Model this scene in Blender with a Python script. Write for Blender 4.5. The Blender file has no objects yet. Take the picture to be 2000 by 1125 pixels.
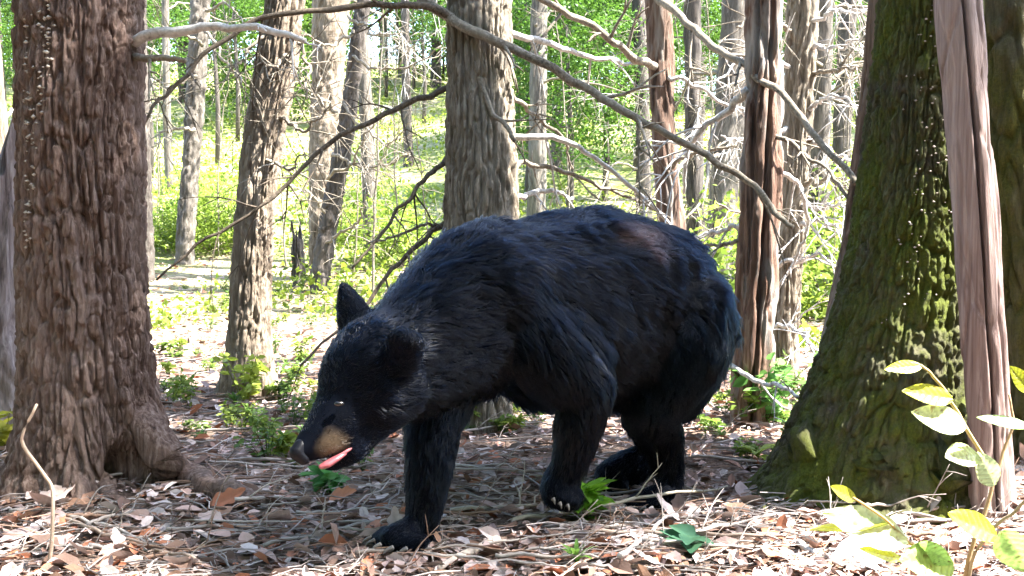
import bpy, math, random
import numpy as np
from mathutils import Vector
R = math.radians
random.seed(7)
rng = np.random.default_rng(11)
scene = bpy.context.scene
col = scene.collection

# ------------------------------------------------------------------ camera
PITCH = math.atan(142 / 2000)
CAM = np.array([0, 0, 0.75])
cam = bpy.data.cameras.new('camera')
camo = bpy.data.objects.new('camera', cam); col.objects.link(camo)
camo.location = CAM; camo.rotation_euler = (math.pi / 2 - PITCH, 0, 0)
cam.sensor_width = 36; cam.lens = 36; cam.clip_end = 500; cam.clip_start = 0.05
scene.camera = camo
# ------------------------------------------------------------------ sky, sun, exposure
SUN_EL, SUN_AZ = 57, 96            # azimuth clockwise from +Y: the sun stands to the right of the bear
w = bpy.data.worlds.new('World'); scene.world = w; w.use_nodes = True
nt = w.node_tree; bg = nt.nodes['Background']
sky = nt.nodes.new('ShaderNodeTexSky'); sky.sky_type = 'NISHITA'; sky.sun_disc = False
sky.sun_elevation = R(SUN_EL); sky.sun_rotation = R(SUN_AZ)
nt.links.new(sky.outputs[0], bg.inputs[0]); bg.inputs[1].default_value = 0.15
sd = bpy.data.lights.new('sun', 'SUN'); sd.energy = 5.0; sd.angle = R(0.55); sd.color = (1, 0.97, 0.92)
so = bpy.data.objects.new('sun', sd); col.objects.link(so)
sv = Vector((math.sin(R(SUN_AZ)) * math.cos(R(SUN_EL)), math.cos(R(SUN_AZ)) * math.cos(R(SUN_EL)), math.sin(R(SUN_EL))))
so.rotation_euler = sv.to_track_quat('Z', 'Y').to_euler(); so.location = (20, 8, 25)
vs = scene.view_settings; vs.view_transform = 'Standard'; vs.look = 'None'; vs.gamma = 1; vs.exposure = 3.4
scene.cycles.max_bounces = 6; scene.cycles.diffuse_bounces = 3; scene.cycles.transmission_bounces = 4; scene.cycles.glossy_bounces = 2; scene.cycles.transparent_max_bounces = 6

# ------------------------------------------------------------------ helpers
FWD = np.array([0, math.cos(PITCH), -math.sin(PITCH)]); UP = np.array([0, math.sin(PITCH), math.cos(PITCH)])
def P(px, py, D):
    """a place in the woods, found from where it is seen and its distance"""
    return CAM + D * (FWD + (px - 1000) / 2000 * np.array([1., 0, 0]) + (562.5 - py) / 2000 * UP)

def _h(ix, iy, iz, s):
    n = (ix.astype(np.int64) * 374761393 + iy.astype(np.int64) * 668265263 + iz.astype(np.int64) * 1274126177 + s * 974711) & 0xffffffff
    n = ((n ^ (n >> 13)) * 1274126177) & 0xffffffff
    n = ((n ^ (n >> 16)) * 2246822519) & 0xffffffff
    return ((n ^ (n >> 15)) & 0xffffff) / float(0xffffff)
def noise(x, y, z, s=0):
    x, y, z = np.broadcast_arrays(np.asarray(x, float), np.asarray(y, float), np.asarray(z, float))
    xi, yi, zi = np.floor(x), np.floor(y), np.floor(z)
    fx, fy, fz = x - xi, y - yi, z - zi
    fx, fy, fz = fx*fx*(3-2*fx), fy*fy*(3-2*fy), fz*fz*(3-2*fz)
    o = 0
    for a in (0, 1):
        for b in (0, 1):
            for c in (0, 1):
                o = o + _h(xi+a, yi+b, zi+c, s) * (fx if a else 1-fx) * (fy if b else 1-fy) * (fz if c else 1-fz)
    return o
def fbm(x, y, z, s=0, n=3):
    o, a, t = 0, 1, 0
    for k in range(n):
        o = o + a * noise(x*2**k, y*2**k, z*2**k, s+k*17); t += a; a *= .5
    return o / t

def ground(x, y):
    x = np.asarray(x, float); y = np.asarray(y, float)
    s = np.maximum(0, y - 7.0)
    z = .21 * s * s / (s + 3.0) * (1 - .22 / (1 + np.exp(-(x - 2.5) / 2.5)))
    z = np.where(y > 45, z - .12 * (y - 45), z)
    z = z - .055 * np.exp(-((x - .45) ** 2 + (y - 2.85) ** 2) / .12)           # hollow under the hind feet
    near = np.exp(-(y / 30) ** 2)
    z = z + (fbm(x * .7 + 3, y * .7, 0, 5, 2) - .5) * .10 * near * np.clip((y - 2.6) / 2.5, 0, 1)
    z = z + (fbm(x * 4, y * 4, 0, 9, 2) - .5) * .035
    z = z + (noise(x * .25, y * .25, 3, 21) - .5) * .8 * np.clip((y - 9) / 8, 0, 1)
    return z
def G(px, py, dmax=40):
    """first ground point along the sight line"""
    D = np.linspace(1.2, dmax, 4000)
    p = CAM[None] + D[:, None] * (FWD + (px - 1000) / 2000 * np.array([1., 0, 0]) + (562.5 - py) / 2000 * UP)[None]
    hit = np.nonzero(p[:, 2] <= ground(p[:, 0], p[:, 1]))[0]
    i = hit[0] if len(hit) else len(D) - 1
    return p[i], D[i]

def mesh_np(name, v, quads=None, tris=None, smooth=True, attr=None):
    me = bpy.data.meshes.new(name)
    v = np.asarray(v, np.float32)
    parts, lens = [], []
    if quads is not None and len(quads): parts.append(np.asarray(quads, np.int32).ravel()); lens.append(np.full(len(quads), 4, np.int32))
    if tris is not None and len(tris): parts.append(np.asarray(tris, np.int32).ravel()); lens.append(np.full(len(tris), 3, np.int32))
    li = np.concatenate(parts); ln = np.concatenate(lens)
    me.vertices.add(len(v)); me.vertices.foreach_set('co', v.ravel())
    me.loops.add(len(li)); me.loops.foreach_set('vertex_index', li)
    me.polygons.add(len(ln))
    me.polygons.foreach_set('loop_start', np.concatenate([[0], np.cumsum(ln)[:-1]]).astype(np.int32))
    me.polygons.foreach_set('loop_total', ln)
    me.polygons.foreach_set('use_smooth', np.full(len(ln), smooth))
    if attr is not None:
        a = me.color_attributes.new('tint', 'FLOAT_COLOR', 'POINT')
        c = np.ones((len(v), 4), np.float32); c[:, :3] = attr
        a.data.foreach_set('color', c.ravel())
    me.update(calc_edges=True)
    return me
def obj(name, me, mat, parent=None):
    if mat is not None and not len(me.materials): me.materials.append(mat)
    o = bpy.data.objects.new(name, me); col.objects.link(o)
    if parent is not None:
        o.parent = parent
        o.location = -np.array(parent['_at']) if '_at' in parent else (0, 0, 0)
    return o
def thing(name, loc, label, cat, group=None):
    o = bpy.data.objects.new(name, None); col.objects.link(o); o.location = loc
    o.empty_display_size = .1
    tag(o, label, cat, group); o['_at'] = [float(c) for c in loc]
    return o
def tag(o, label, cat, group=None, kind=None):
    o['label'] = label; o['category'] = cat
    if group: o['group'] = group
    if kind: o['kind'] = kind
    return o
def catmull(pts, n):
    p = np.asarray(pts, float)
    q = np.vstack([2*p[0]-p[1], p, 2*p[-1]-p[-2]])
    m = len(p) - 1
    t = np.linspace(0, m, n); i = np.minimum(t.astype(int), m - 1); f = (t - i)[:, None]
    a, b, c, d = q[i], q[i+1], q[i+2], q[i+3]
    return .5 * (2*b + (c-a)*f + (2*a-5*b+4*c-d)*f**2 + (3*b-a-3*c+d)*f**3)
def tube(pts, rad, ns=6, wob=0, seed=0):
    """tapering tube along points: verts and quads, closed at its ends by its taper"""
    pts = np.asarray(pts, float); n = len(pts); rad = np.broadcast_to(np.asarray(rad, float), (n,))
    t = np.gradient(pts, axis=0); t /= np.linalg.norm(t, axis=1)[:, None] + 1e-9
    ref = np.where(np.abs(t[:, 2:3]) > .9, np.array([[1., 0, 0]]), np.array([[0, 0, 1.]]))
    u = np.cross(t, ref); u /= np.linalg.norm(u, axis=1)[:, None] + 1e-9
    v = np.cross(t, u)
    th = np.arange(ns) / ns * 2 * np.pi
    rr = rad[:, None] * np.ones(ns)[None]
    if wob:
        rr = rr * (1 + wob * (noise(np.cos(th)[None]*1.5 + seed, np.sin(th)[None]*1.5, np.arange(n)[:, None]*.6, seed) - .5))
    V = pts[:, None] + rr[..., None] * (np.cos(th)[None, :, None]*u[:, None] + np.sin(th)[None, :, None]*v[:, None])
    V = V.reshape(-1, 3)
    i = np.arange(n-1)[:, None] * ns; j = np.arange(ns)[None]; k = (np.arange(ns) + 1)[None] % ns
    Q = np.stack([i+j, i+k, i+ns+k, i+ns+j], -1).reshape(-1, 4)
    c0, c1 = len(V), len(V)+1
    V = np.vstack([V, pts[:1], pts[-1:]])
    jj = np.arange(ns); kk = (jj+1) % ns; b = (n-1)*ns
    T = np.vstack([np.stack([np.full(ns, c0), kk, jj], -1), np.stack([np.full(ns, c1), b+jj, b+kk], -1)])
    return V, Q, T
class Bag:
    def __init__(s): s.v, s.q, s.t, s.a, s.n = [], [], [], [], 0
    def add(s, V, Q=None, T=None, a=None):
        s.v.append(V)
        if Q is not None and len(Q): s.q.append(np.asarray(Q) + s.n)
        if T is not None and len(T): s.t.append(np.asarray(T) + s.n)
        if a is not None: s.a.append(np.broadcast_to(a, (len(V), 3)))
        s.n += len(V)
    def mesh(s, name, smooth=True):
        return mesh_np(name, np.vstack(s.v), np.vstack(s.q) if s.q else None, np.vstack(s.t) if s.t else None, smooth, np.vstack(s.a) if s.a else None)

# ------------------------------------------------------------------ materials
def new_mat(name):
    m = bpy.data.materials.new(name); m.use_nodes = True
    t = m.node_tree; b = t.nodes['Principled BSDF']
    return m, t, b
def nnode(t, ty, **kw):
    n = t.nodes.new(ty)
    for k, v in kw.items(): setattr(n, k, v)
    return n
def ramp(t, fac, stops):
    r = t.nodes.new('ShaderNodeValToRGB'); e = r.color_ramp.elements
    while len(e) < len(stops): e.new(.5)
    for el, (p, c) in zip(e, stops): el.position = p; el.color = (*c, 1)
    t.links.new(fac, r.inputs[0]); return r.outputs[0]
def tex(t, scale, vec, detail=6, rough=.6, dist=0):
    n = t.nodes.new('ShaderNodeTexNoise'); n.inputs['Scale'].default_value = scale; n.inputs['Detail'].default_value = detail
    n.inputs['Roughness'].default_value = rough; n.inputs['Distortion'].default_value = dist
    t.links.new(vec, n.inputs['Vector']); return n.outputs[0]
def mapping(t, sc):
    c = t.nodes.new('ShaderNodeNewGeometry'); m = t.nodes.new('ShaderNodeMapping'); m.inputs['Scale'].default_value = sc
    t.links.new(c.outputs['Position'], m.inputs[0]); return m.outputs[0]
def mix(t, fac, a, b):
    n = t.nodes.new('ShaderNodeMix'); n.data_type = 'RGBA'
    if hasattr(fac, 'node'): t.links.new(fac, n.inputs[0])
    else: n.inputs[0].default_value = fac
    for s, i in ((a, 6), (b, 7)):
        if hasattr(s, 'node'): t.links.new(s, n.inputs[i])
        else: n.inputs[i].default_value = (*s, 1)
    return n.outputs[2]
def bark(name, dark, mid, pale, moss=None, moss_amt=.5, moss_h=None, stretch=.12, bump=.5, scale=60, patch=None, patch_at=.55):
    m, t, b = new_mat(name)
    v = mapping(t, (1, 1, stretch))
    n1 = tex(t, scale, v, 8, .65, .4)
    c = ramp(t, n1, [(.34, dark), (.5, mid), (.66, pale)])
    big = tex(t, 5, mapping(t, (1, 1, .35)), 4, .6)
    c = mix(t, ramp(t, big, [(.40, (0,)*3), (.68, (.55,)*3)]), c, pale)
    if patch is not None:
        pn = tex(t, 9, mapping(t, (1, 1, .2)), 5, .6, .6)
        c = mix(t, ramp(t, pn, [(patch_at-.05, (0,)*3), (patch_at+.05, (.85,)*3)]), c, patch)
    if moss is not None:
        mn = tex(t, 7, mapping(t, (1, 1, .5)), 7, .7)
        mk = ramp(t, mn, [(1-moss_amt-.12, (0,)*3), (1-moss_amt+.12, (1,)*3)])
        fine = tex(t, 130, mapping(t, (1, 1, 1)), 4, .7)
        mc = ramp(t, fine, [(.3, tuple(x*.45 for x in moss)), (.7, moss)])
        c = mix(t, mk, c, mc)
    t.links.new(c, b.inputs['Base Color']); b.inputs['Roughness'].default_value = .88
    b.inputs['Specular IOR Level'].default_value = .25
    bp = t.nodes.new('ShaderNodeBump'); bp.inputs['Strength'].default_value = min(1, bump * 1.5); bp.inputs['Distance'].default_value = .02
    hs = t.nodes.new('ShaderNodeMath'); hs.operation = 'ADD'
    t.links.new(tex(t, scale*1.6, v, 9, .78, .3), hs.inputs[0]); t.links.new(tex(t, scale*2.2, mapping(t, (1, 1, min(1, stretch * 4))), 6, .75), hs.inputs[1])
    t.links.new(hs.outputs[0], bp.inputs['Height']); t.links.new(bp.outputs[0], b.inputs['Normal'])
    return m
def leafmat(name, trans=.45, gain=1.0, rough=.5, spec=.3):
    m, t, b = new_mat(name)
    a = t.nodes.new('ShaderNodeAttribute'); a.attribute_name = 'tint'
    n = tex(t, 25, mapping(t, (1, 1, 1)), 3, .6)
    c = mix(t, ramp(t, n, [(.35, (0,)*3), (.7, (.35,)*3)]), a.outputs['Color'], (.05*gain, .07*gain, .012*gain))
    t.links.new(c, b.inputs['Base Color']); b.inputs['Roughness'].default_value = rough; b.inputs['Specular IOR Level'].default_value = spec
    if trans:
        tr = t.nodes.new('ShaderNodeBsdfTranslucent'); t.links.new(a.outputs['Color'], tr.inputs['Color'])
        ms = t.nodes.new('ShaderNodeMixShader'); ms.inputs[0].default_value = trans
        t.links.new(b.outputs[0], ms.inputs[1]); t.links.new(tr.outputs[0], ms.inputs[2])
        t.links.new(ms.outputs[0], t.nodes['Material Output'].inputs['Surface'])
    return m
def litmat(name, rough=.8, bumps=300):
    m, t, b = new_mat(name)
    a = t.nodes.new('ShaderNodeAttribute'); a.attribute_name = 'tint'
    n = tex(t, 45, mapping(t, (1, 1, 1)), 5, .7)
    c = mix(t, ramp(t, n, [(.40, (0,)*3), (.75, (.4,)*3)]), a.outputs['Color'], (.16, .105, .07))
    t.links.new(c, b.inputs['Base Color']); b.inputs['Roughness'].default_value = rough; b.inputs['Specular IOR Level'].default_value = .3
    bp = t.nodes.new('ShaderNodeBump'); bp.inputs['Strength'].default_value = .3; bp.inputs['Distance'].default_value = .003
    t.links.new(tex(t, bumps, mapping(t, (1, 1, 1)), 3), bp.inputs['Height']); t.links.new(bp.outputs[0], b.inputs['Normal'])
    return m
M = {}
M['brown'] = bark('brown_furrowed_bark', (.06, .034, .025), (.19, .115, .085), (.37, .27, .22), bump=.6, scale=80)
M['grey'] = bark('grey_brown_bark', (.075, .057, .038), (.2, .16, .115), (.37, .32, .25), bump=.5)
M['tan'] = bark('tan_bark', (.07, .05, .033), (.18, .135, .095), (.35, .29, .22), bump=.5)
M['far'] = bark('far_grey_bark', (.035, .03, .025), (.09, .076, .062), (.2, .175, .145), bump=.4, scale=40)
M['fardark'] = bark('far_dark_bark', (.02, .017, .014), (.055, .045, .037), (.12, .10, .085), bump=.4, scale=40)
M['mossy'] = bark('mossy_bark', (.024, .02, .013), (.075, .062, .04), (.21, .18, .13), moss=(.16, .19, .02), moss_amt=.53, stretch=.25, bump=.7)
M['yellowmoss'] = bark('yellow_mossy_bark', (.05, .04, .025), (.12, .1, .06), (.22, .19, .12), moss=(.17, .16, .03), moss_amt=.55, bump=.6)
M['pole'] = bark('bare_weathered_wood', (.11, .07, .06), (.22, .15, .13), (.36, .28, .25), stretch=.03, bump=.35, scale=70)
M['red'] = bark('red_stringy_bark', (.04, .024, .016), (.15, .088, .06), (.30, .21, .155), stretch=.04, bump=.6, patch=(.33, .29, .25), patch_at=.56)
M['redsplit'] = bark('split_red_cedar', (.035, .02, .014), (.17, .09, .058), (.36, .25, .185), stretch=.04, bump=.6, patch=(.36, .32, .28), patch_at=.54)
M['stump'] = bark('pinkish_grey_wood', (.08, .06, .055), (.25, .19, .18), (.42, .35, .33), stretch=.05, bump=.5)
M['branch'] = bark('dead_branch_bark', (.07, .055, .042), (.17, .14, .105), (.31, .27, .21), stretch=1, bump=.3, scale=80)
M['darkbranch'] = bark('dark_branch_bark', (.035, .026, .018), (.085, .064, .045), (.18, .14, .1), stretch=1, bump=.3, scale=80)
M['palebranch'] = bark('pale_barkless_branch', (.2, .18, .16), (.42, .39, .36), (.62, .59, .56), stretch=1, bump=.3, scale=60)
M['leaf'] = leafmat('green_leaf', .5)
M['sapleaf'] = leafmat('sapling_leaf', .45, rough=.35, spec=.5)
M['litter'] = litmat('dead_leaf')
M['stick'] = litmat('fallen_stick', bumps=200)
def ground_mat():
    m, t, b = new_mat('forest_floor')
    v = mapping(t, (1, 1, 1))
    c = ramp(t, tex(t, 55, v, 8, .75, .6), [(.30, (.035, .024, .017)), (.48, (.15, .10, .075)), (.60, (.3, .225, .18)), (.75, (.44, .37, .31))])
    c2 = ramp(t, tex(t, 9, v, 9, .75, .5), [(.30, (.07, .06, .03)), (.46, (.22, .20, .10)), (.64, (.42, .39, .24))])
    sp = t.nodes.new('ShaderNodeSeparateXYZ'); t.links.new(v, sp.inputs[0])
    mr = t.nodes.new('ShaderNodeMapRange'); mr.inputs[1].default_value = 5; mr.inputs[2].default_value = 12
    t.links.new(sp.outputs[1], mr.inputs[0])
    c = mix(t, mr.outputs[0], c, c2)
    gr = ramp(t, tex(t, 1.1, v, 6, .7, .4), [(.42, (0,)*3), (.56, (.8,)*3)])
    mu = t.nodes.new('ShaderNodeMath'); mu.operation = 'MULTIPLY'; t.links.new(gr, mu.inputs[0]); t.links.new(mr.outputs[0], mu.inputs[1])
    c = mix(t, mu.outputs[0], c, ramp(t, tex(t, 30, v, 6, .7), [(.35, (.06, .10, .012)), (.65, (.20, .25, .04))]))
    t.links.new(c, b.inputs['Base Color']); b.inputs['Roughness'].default_value = .95; b.inputs['Specular IOR Level'].default_value = .1
    bp = t.nodes.new('ShaderNodeBump'); bp.inputs['Strength'].default_value = .8; bp.inputs['Distance'].default_value = .02
    t.links.new(tex(t, 60, v, 8, .7, .5), bp.inputs['Height']); t.links.new(bp.outputs[0], b.inputs['Normal'])
    return m
M['ground'] = ground_mat()

# ------------------------------------------------------------------ ground
def build_ground():
    n, m = 260, 300
    a = np.linspace(-1, 1, n); X = np.sign(a) * (np.abs(a) * 3 + np.abs(a) ** 3 * 87)
    b = np.linspace(0, 1, m); Y = -12 + 13 * b ** .5 if False else np.concatenate([np.linspace(-40, 1, 30), 1 + 5 * np.linspace(0, 1, 150)[1:], 6 + 134 * np.linspace(0, 1, 122)[1:] ** 1.8])
    xx, yy = np.meshgrid(X, Y); zz = ground(xx, yy)
    V = np.stack([xx, yy, zz], -1).reshape(-1, 3)
    h = len(Y); i = np.arange(h-1)[:, None]*n + np.arange(n-1)[None]
    Q = np.stack([i, i+1, i+n+1, i+n], -1).reshape(-1, 4)
    o = obj('ground', mesh_np('ground', V, Q), M['ground']); o['kind'] = 'structure'
    o['label'] = 'leaf strewn forest floor rising into a hillside'
build_ground()

# ------------------------------------------------------------------ trunks
def trunk_mesh(name, cz, rad, nseg=96, step=.008, ridge=.012, rk=38, vk=6, seed=0, zdense=2.2, flare=0, fh=.18, lobes=(), dents=(), lump=.05, wstep=.25, broken=False):
    """cz: (n,3) centre points going up, rad: radii. Ridged bark is real relief."""
    cz = np.asarray(cz, float); rad = np.asarray(rad, float)
    z0, z1 = cz[0, 2], cz[-1, 2]
    zs = np.arange(z0, min(z1, z0 + zdense), step)
    if z1 > z0 + zdense: zs = np.concatenate([zs, np.arange(z0 + zdense, z1 + wstep, wstep)])
    zs = np.clip(zs, z0, z1)
    ks = np.ones(9) / 9
    cx = np.interp(zs, cz[:, 2], cz[:, 0]); cy = np.interp(zs, cz[:, 2], cz[:, 1]); r = np.interp(zs, cz[:, 2], rad)
    sm = lambda q: np.convolve(np.pad(q, 12, mode='edge'), np.ones(25) / 25, mode='valid')
    if len(zs) > 60: cx, cy, r = sm(cx), sm(cy), sm(r)
    th = np.arange(nseg) / nseg * 2 * np.pi
    T, Z = np.meshgrid(th, zs); RR = np.repeat(r[:, None], nseg, 1)
    hh = Z - z0 - .15
    rm = np.mean(rad)
    q = lambda k: (np.cos(T) * rm * k, np.sin(T) * rm * k)
    a, b = q(3.0 / max(rm, .05) * .5)
    RR = RR * (1 + lump * 2 * (fbm(a, b, Z * 2.2, seed, 2) - .5))
    for (t0, wd, amp) in lobes:
        d = np.angle(np.exp(1j * (T - t0)))
        RR = RR + amp * np.exp(-(d / wd) ** 2) * np.exp(-np.maximum(hh, 0) / fh)
    if flare: RR = RR + flare * np.exp(-np.maximum(hh, 0) / fh) * (.5 + noise(np.cos(T) * 2.2, np.sin(T) * 2.2, 0, seed + 3))
    for (t0, t1, wd, dep, h0, h1) in dents:
        f = np.clip((Z - h0) / max(h1 - h0, 1e-3), 0, 1)
        tt = t0 + (t1 - t0) * f + .06 * (noise(Z * 4, 0, 0, seed + 31) - .5)
        d = np.angle(np.exp(1j * (T - tt)))
        win = 1 / (1 + np.exp(-(Z - h0) / .03)) / (1 + np.exp((Z - h1) / .03))
        RR = RR - dep * np.exp(-(d / wd) ** 2) * win
    a, b = q(rk)
    wz = fbm(a * .12, b * .12, Z * 3.0, seed + 8, 2) - .5
    n1 = noise(a + wz * 2.5, b + wz * 2.5, Z * vk, seed + 1)
    n2 = noise(a * 1.9 + wz * 3, b * 1.9, Z * vk * 3.5, seed + 2)
    n3 = noise(a * .6 + wz * 2, b * .6 - wz * 2, Z * vk * .7, seed + 4)
    fur = np.exp(-((n3 - .5) / .05) ** 2) + .75 * np.exp(-((n1 - .5) / .08) ** 2)
    plate = noise(a * .9, b * .9, Z * vk * 4.6, seed + 5)
    cross = np.exp(-((noise(a * .5, b * .5, Z * vk * 1.8, seed + 6) - .5) / .035) ** 2)
    flake = 1 / (1 + np.exp(-(noise(a * 1.15 + wz, b * 1.15, Z * vk * 3.2, seed + 12) - .5) / .02))
    flake2 = 1 / (1 + np.exp(-(noise(a * 2.2, b * 2.2 + wz, Z * vk * 6.5, seed + 13) - .52) / .03))
    RR = RR + ridge * (.55 - np.clip(fur, 0, 1.15)) + ridge * .35 * (n2 - .5) + ridge * .3 * (plate - .5) - ridge * .4 * cross + ridge * .38 * (flake - .5) + ridge * .24 * (flake2 - .5)
    if broken:
        pass
    V = np.stack([cx[:, None] + RR * np.cos(T), cy[:, None] + RR * np.sin(T), Z], -1)
    if broken:
        top = zs[-1]
        jag = .16 * noise(np.cos(th) * 3, np.sin(th) * 3, 0, seed + 40) ** 2 * 2
        V[-1, :, 2] -= 0; k = min(25, len(zs) - 2)
        for i_ in range(k): V[-1 - i_, :, 2] += (jag - .05) * (1 - i_ / k)
    V = V.reshape(-1, 3); n = len(zs)
    i = np.arange(n-1)[:, None]*nseg; j = np.arange(nseg)[None]; k2 = (np.arange(nseg)+1)[None] % nseg
    Q = np.stack([i+j, i+k2, i+nseg+k2, i+nseg+j], -1).reshape(-1, 4)
    b0 = (n-1)*nseg; cT = len(V); V = np.vstack([V, V[b0:b0+nseg].mean(0, keepdims=True) - np.array([[0, 0, .03 if broken else 0]])])
    jj = np.arange(nseg); Tt = np.stack([np.full(nseg, cT), b0 + jj, b0 + (jj+1) % nseg], -1)
    return mesh_np(name, V, Q, Tt)

def rows_path(rows, D, base, height, taper=.5, below=.15):
    """rows: (py, xl, xr) as seen; D distance; returns upward centre line and radii reaching from under the ground to `height`"""
    rows = sorted(rows, key=lambda q: -q[0])
    c = [P((l + r) / 2, y, D) for y, l, r in rows]; rad = [(r - l) / 2 / 2000 * D for y, l, r in rows]
    c, rad = np.array(c), np.array(rad)
    z0 = min(base[2], c[0, 2]) - below
    if c[0, 2] > z0 + .02:
        d = (c[0] - c[1]) / max(c[0, 2] - c[1, 2], -9e9) if len(c) > 1 else np.zeros(3)
        sl = (c[0] - c[1]) / (c[0, 2] - c[1, 2])
        b = c[0] + sl * (z0 - c[0, 2]); b[2] = z0
        c = np.vstack([b, c]); rad = np.concatenate([[rad[0] * 1.03], rad])
    if height > c[-1, 2] + .3:
        sl = (c[-1] - c[-3 if len(c) > 2 else -2]); sl = sl / sl[2]
        nn = 6; add = []
        for k in range(1, nn + 1):
            f = k / nn; zz = c[-1, 2] + (height - c[-1, 2]) * f
            p = c[-1] + sl * (height - c[-1, 2]) * f * (1 - .4 * f); p[2] = zz
            add.append(p)
        add = np.array(add); ra = rad[-1] * (1 - (1 - taper) * np.linspace(1 / nn, 1, nn))
        c = np.vstack([c, add]); rad = np.concatenate([rad, ra])
    return c, rad

def wiggle(pts, n, amp, seed):
    p = catmull(pts, n)
    s = np.linspace(0, 1, n) * n * .35
    off = np.stack([noise(s, 0, 0, seed+k) + .5*noise(s*2.7, 3, 0, seed+k) - .75 for k in range(3)], -1) * amp
    off[0] = 0
    return p + off
def branch_bag(pts, r0, r1, seed, n=24, amp=.02, twigs=5, tl=.18, ns=7, droop=-.2):
    B = Bag(); rs = random.Random(seed)
    p = wiggle(pts, n, amp, seed)
    f = np.linspace(0, 1, n)
    V, Q, T = tube(p, r0 + (r1 - r0) * f, ns, .35, seed); B.add(V, Q, T)
    tan = np.gradient(p, axis=0)
    for k in range(twigs):
        i = rs.randrange(n // 5, n - 1); t = tan[i] / (np.linalg.norm(tan[i]) + 1e-9)
        s = np.array([rs.uniform(-1, 1), rs.uniform(-1, 1), rs.uniform(-1, .8) + droop]); s -= t * (s @ t); s /= np.linalg.norm(s) + 1e-9
        L = tl * rs.uniform(.4, 1.3); d = t * rs.uniform(.3, 1.1) + s; d /= np.linalg.norm(d)
        e = [p[i], p[i] + d * L * .5 + np.array([0, 0, rs.uniform(-.1, .1) * L]), p[i] + d * L + np.array([0, 0, rs.uniform(-.3, .15) * L])]
        q = wiggle(e, 7, amp * .5, seed * 7 + k)
        rr = min((r0 + (r1 - r0) * i / n) * .55, max(r1 * .8, .0018) + .0012)
        V, Q, T = tube(q, rr * np.linspace(1, .35, 7), 5); B.add(V, Q, T)
        for kk in range(2):
            m = rs.randrange(2, 6); d2 = d + np.array([rs.uniform(-.9, .9) for _ in range(3)]); d2 /= np.linalg.norm(d2)
            V, Q, T = tube(np.array([q[m], q[m] + d2 * L * .2, q[m] + d2 * L * .42 + np.array([0, 0, -.04*L])]), rr * np.array([.6, .45, .2]), 4); B.add(V, Q, T)
    return B
def branch(tree, pts, r0, r1, mat, seed, **kw):
    B = branch_bag(pts, r0, r1, seed, **kw)
    o = obj('branch', mesh_np('branch', B.v[0], B.q[0], B.t[0]), M[mat], tree)
    off = np.cumsum([0] + [len(v) for v in B.v])
    for k in range(1, len(B.v), 3):                     # a twig and its two side shoots
        e = min(k + 3, len(B.v)); v0 = off[k]
        w_ = bpy.data.objects.new('twig', mesh_np('twig', np.vstack(B.v[k:e]), np.vstack(B.q[k:e]) - v0, np.vstack(B.t[k:e]) - v0)); col.objects.link(w_)
        w_.data.materials.append(M[mat]); w_.parent = o
    return o

# ------------------------------------------------------------------ crowns (shared leaf masses)
LEAFV = np.array([[0, 0, 0], [.35, .26, .05], [.75, .2, .03], [1, 0, -.06], [.75, -.2, .03], [.35, -.26, .05], [.5, 0, -.02]])
LEAFT = np.array([[0, 6, 1], [1, 6, 2], [2, 6, 3], [3, 6, 4], [4, 6, 5], [5, 6, 0]])
QUADV = np.array([[0, 0, 0], [.5, .28, .07], [1, 0, -.05], [.5, -.28, .07]]); QUADT = np.array([[0, 3, 1], [1, 3, 2]])
def frames(d, roll):
    """orthonormal frames whose x axis is d, turned by roll"""
    d = d / (np.linalg.norm(d, axis=1)[:, None] + 1e-9)
    ref = np.where(np.abs(d[:, 2:3]) > .95, np.array([[1., 0, 0]]), np.array([[0, 0, 1.]]))
    y = np.cross(ref, d); y /= np.linalg.norm(y, axis=1)[:, None]; z = np.cross(d, y)
    c, s = np.cos(roll)[:, None], np.sin(roll)[:, None]
    return np.stack([d, y*c + z*s, -y*s + z*c], 1)
def scatter(tv, tt, pos, fr, size, tint):
    n, k = len(pos), len(tv)
    V = pos[:, None] + np.einsum('kj,njc->nkc', tv, fr) * np.asarray(size)[:, None, None]
    T = (tt[None] + (np.arange(n) * k)[:, None, None]).reshape(-1, 3)
    return V.reshape(-1, 3), T, np.repeat(tint, k, 0)
def greens(n, a=(.07, .12, .018), b=(.17, .24, .045), r=rng):
    f = r.random((n, 1)); return np.array(a) * (1-f) + np.array(b) * f
def crown_mesh(name, n, rx, rz, leaf, nclump, spread, seed, low=(.07, .12, .018), hi=(.17, .24, .045), hollow=.25, flat=.5):
    r = np.random.default_rng(seed)
    u = r.normal(size=(nclump, 3)); u /= np.linalg.norm(u, axis=1)[:, None]
    c = u * (hollow + (1-hollow) * r.random((nclump, 1)) ** .5) * np.array([rx, rx, rz])
    i = r.integers(0, nclump, n)
    off = r.normal(size=(n, 3)) * spread * (.6 + .8 * r.random((nclump, 1))[i]) * np.array([1, 1, flat])
    pos = c[i] + off
    d = off / (np.linalg.norm(off, axis=1)[:, None] + 1e-6) + r.normal(size=(n, 3)) * .6 + np.array([0, 0, -.25])
    tint = greens(n, low, hi, r) * (.7 + .6 * r.random((nclump, 1))[i])
    V, T, A = scatter(QUADV, QUADT, pos, frames(d, r.normal(size=n) * .7), leaf * (.6 + .8 * r.random(n)), tint)
    return mesh_np(name, V, None, T, False, A), c
LIMB = {}
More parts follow.
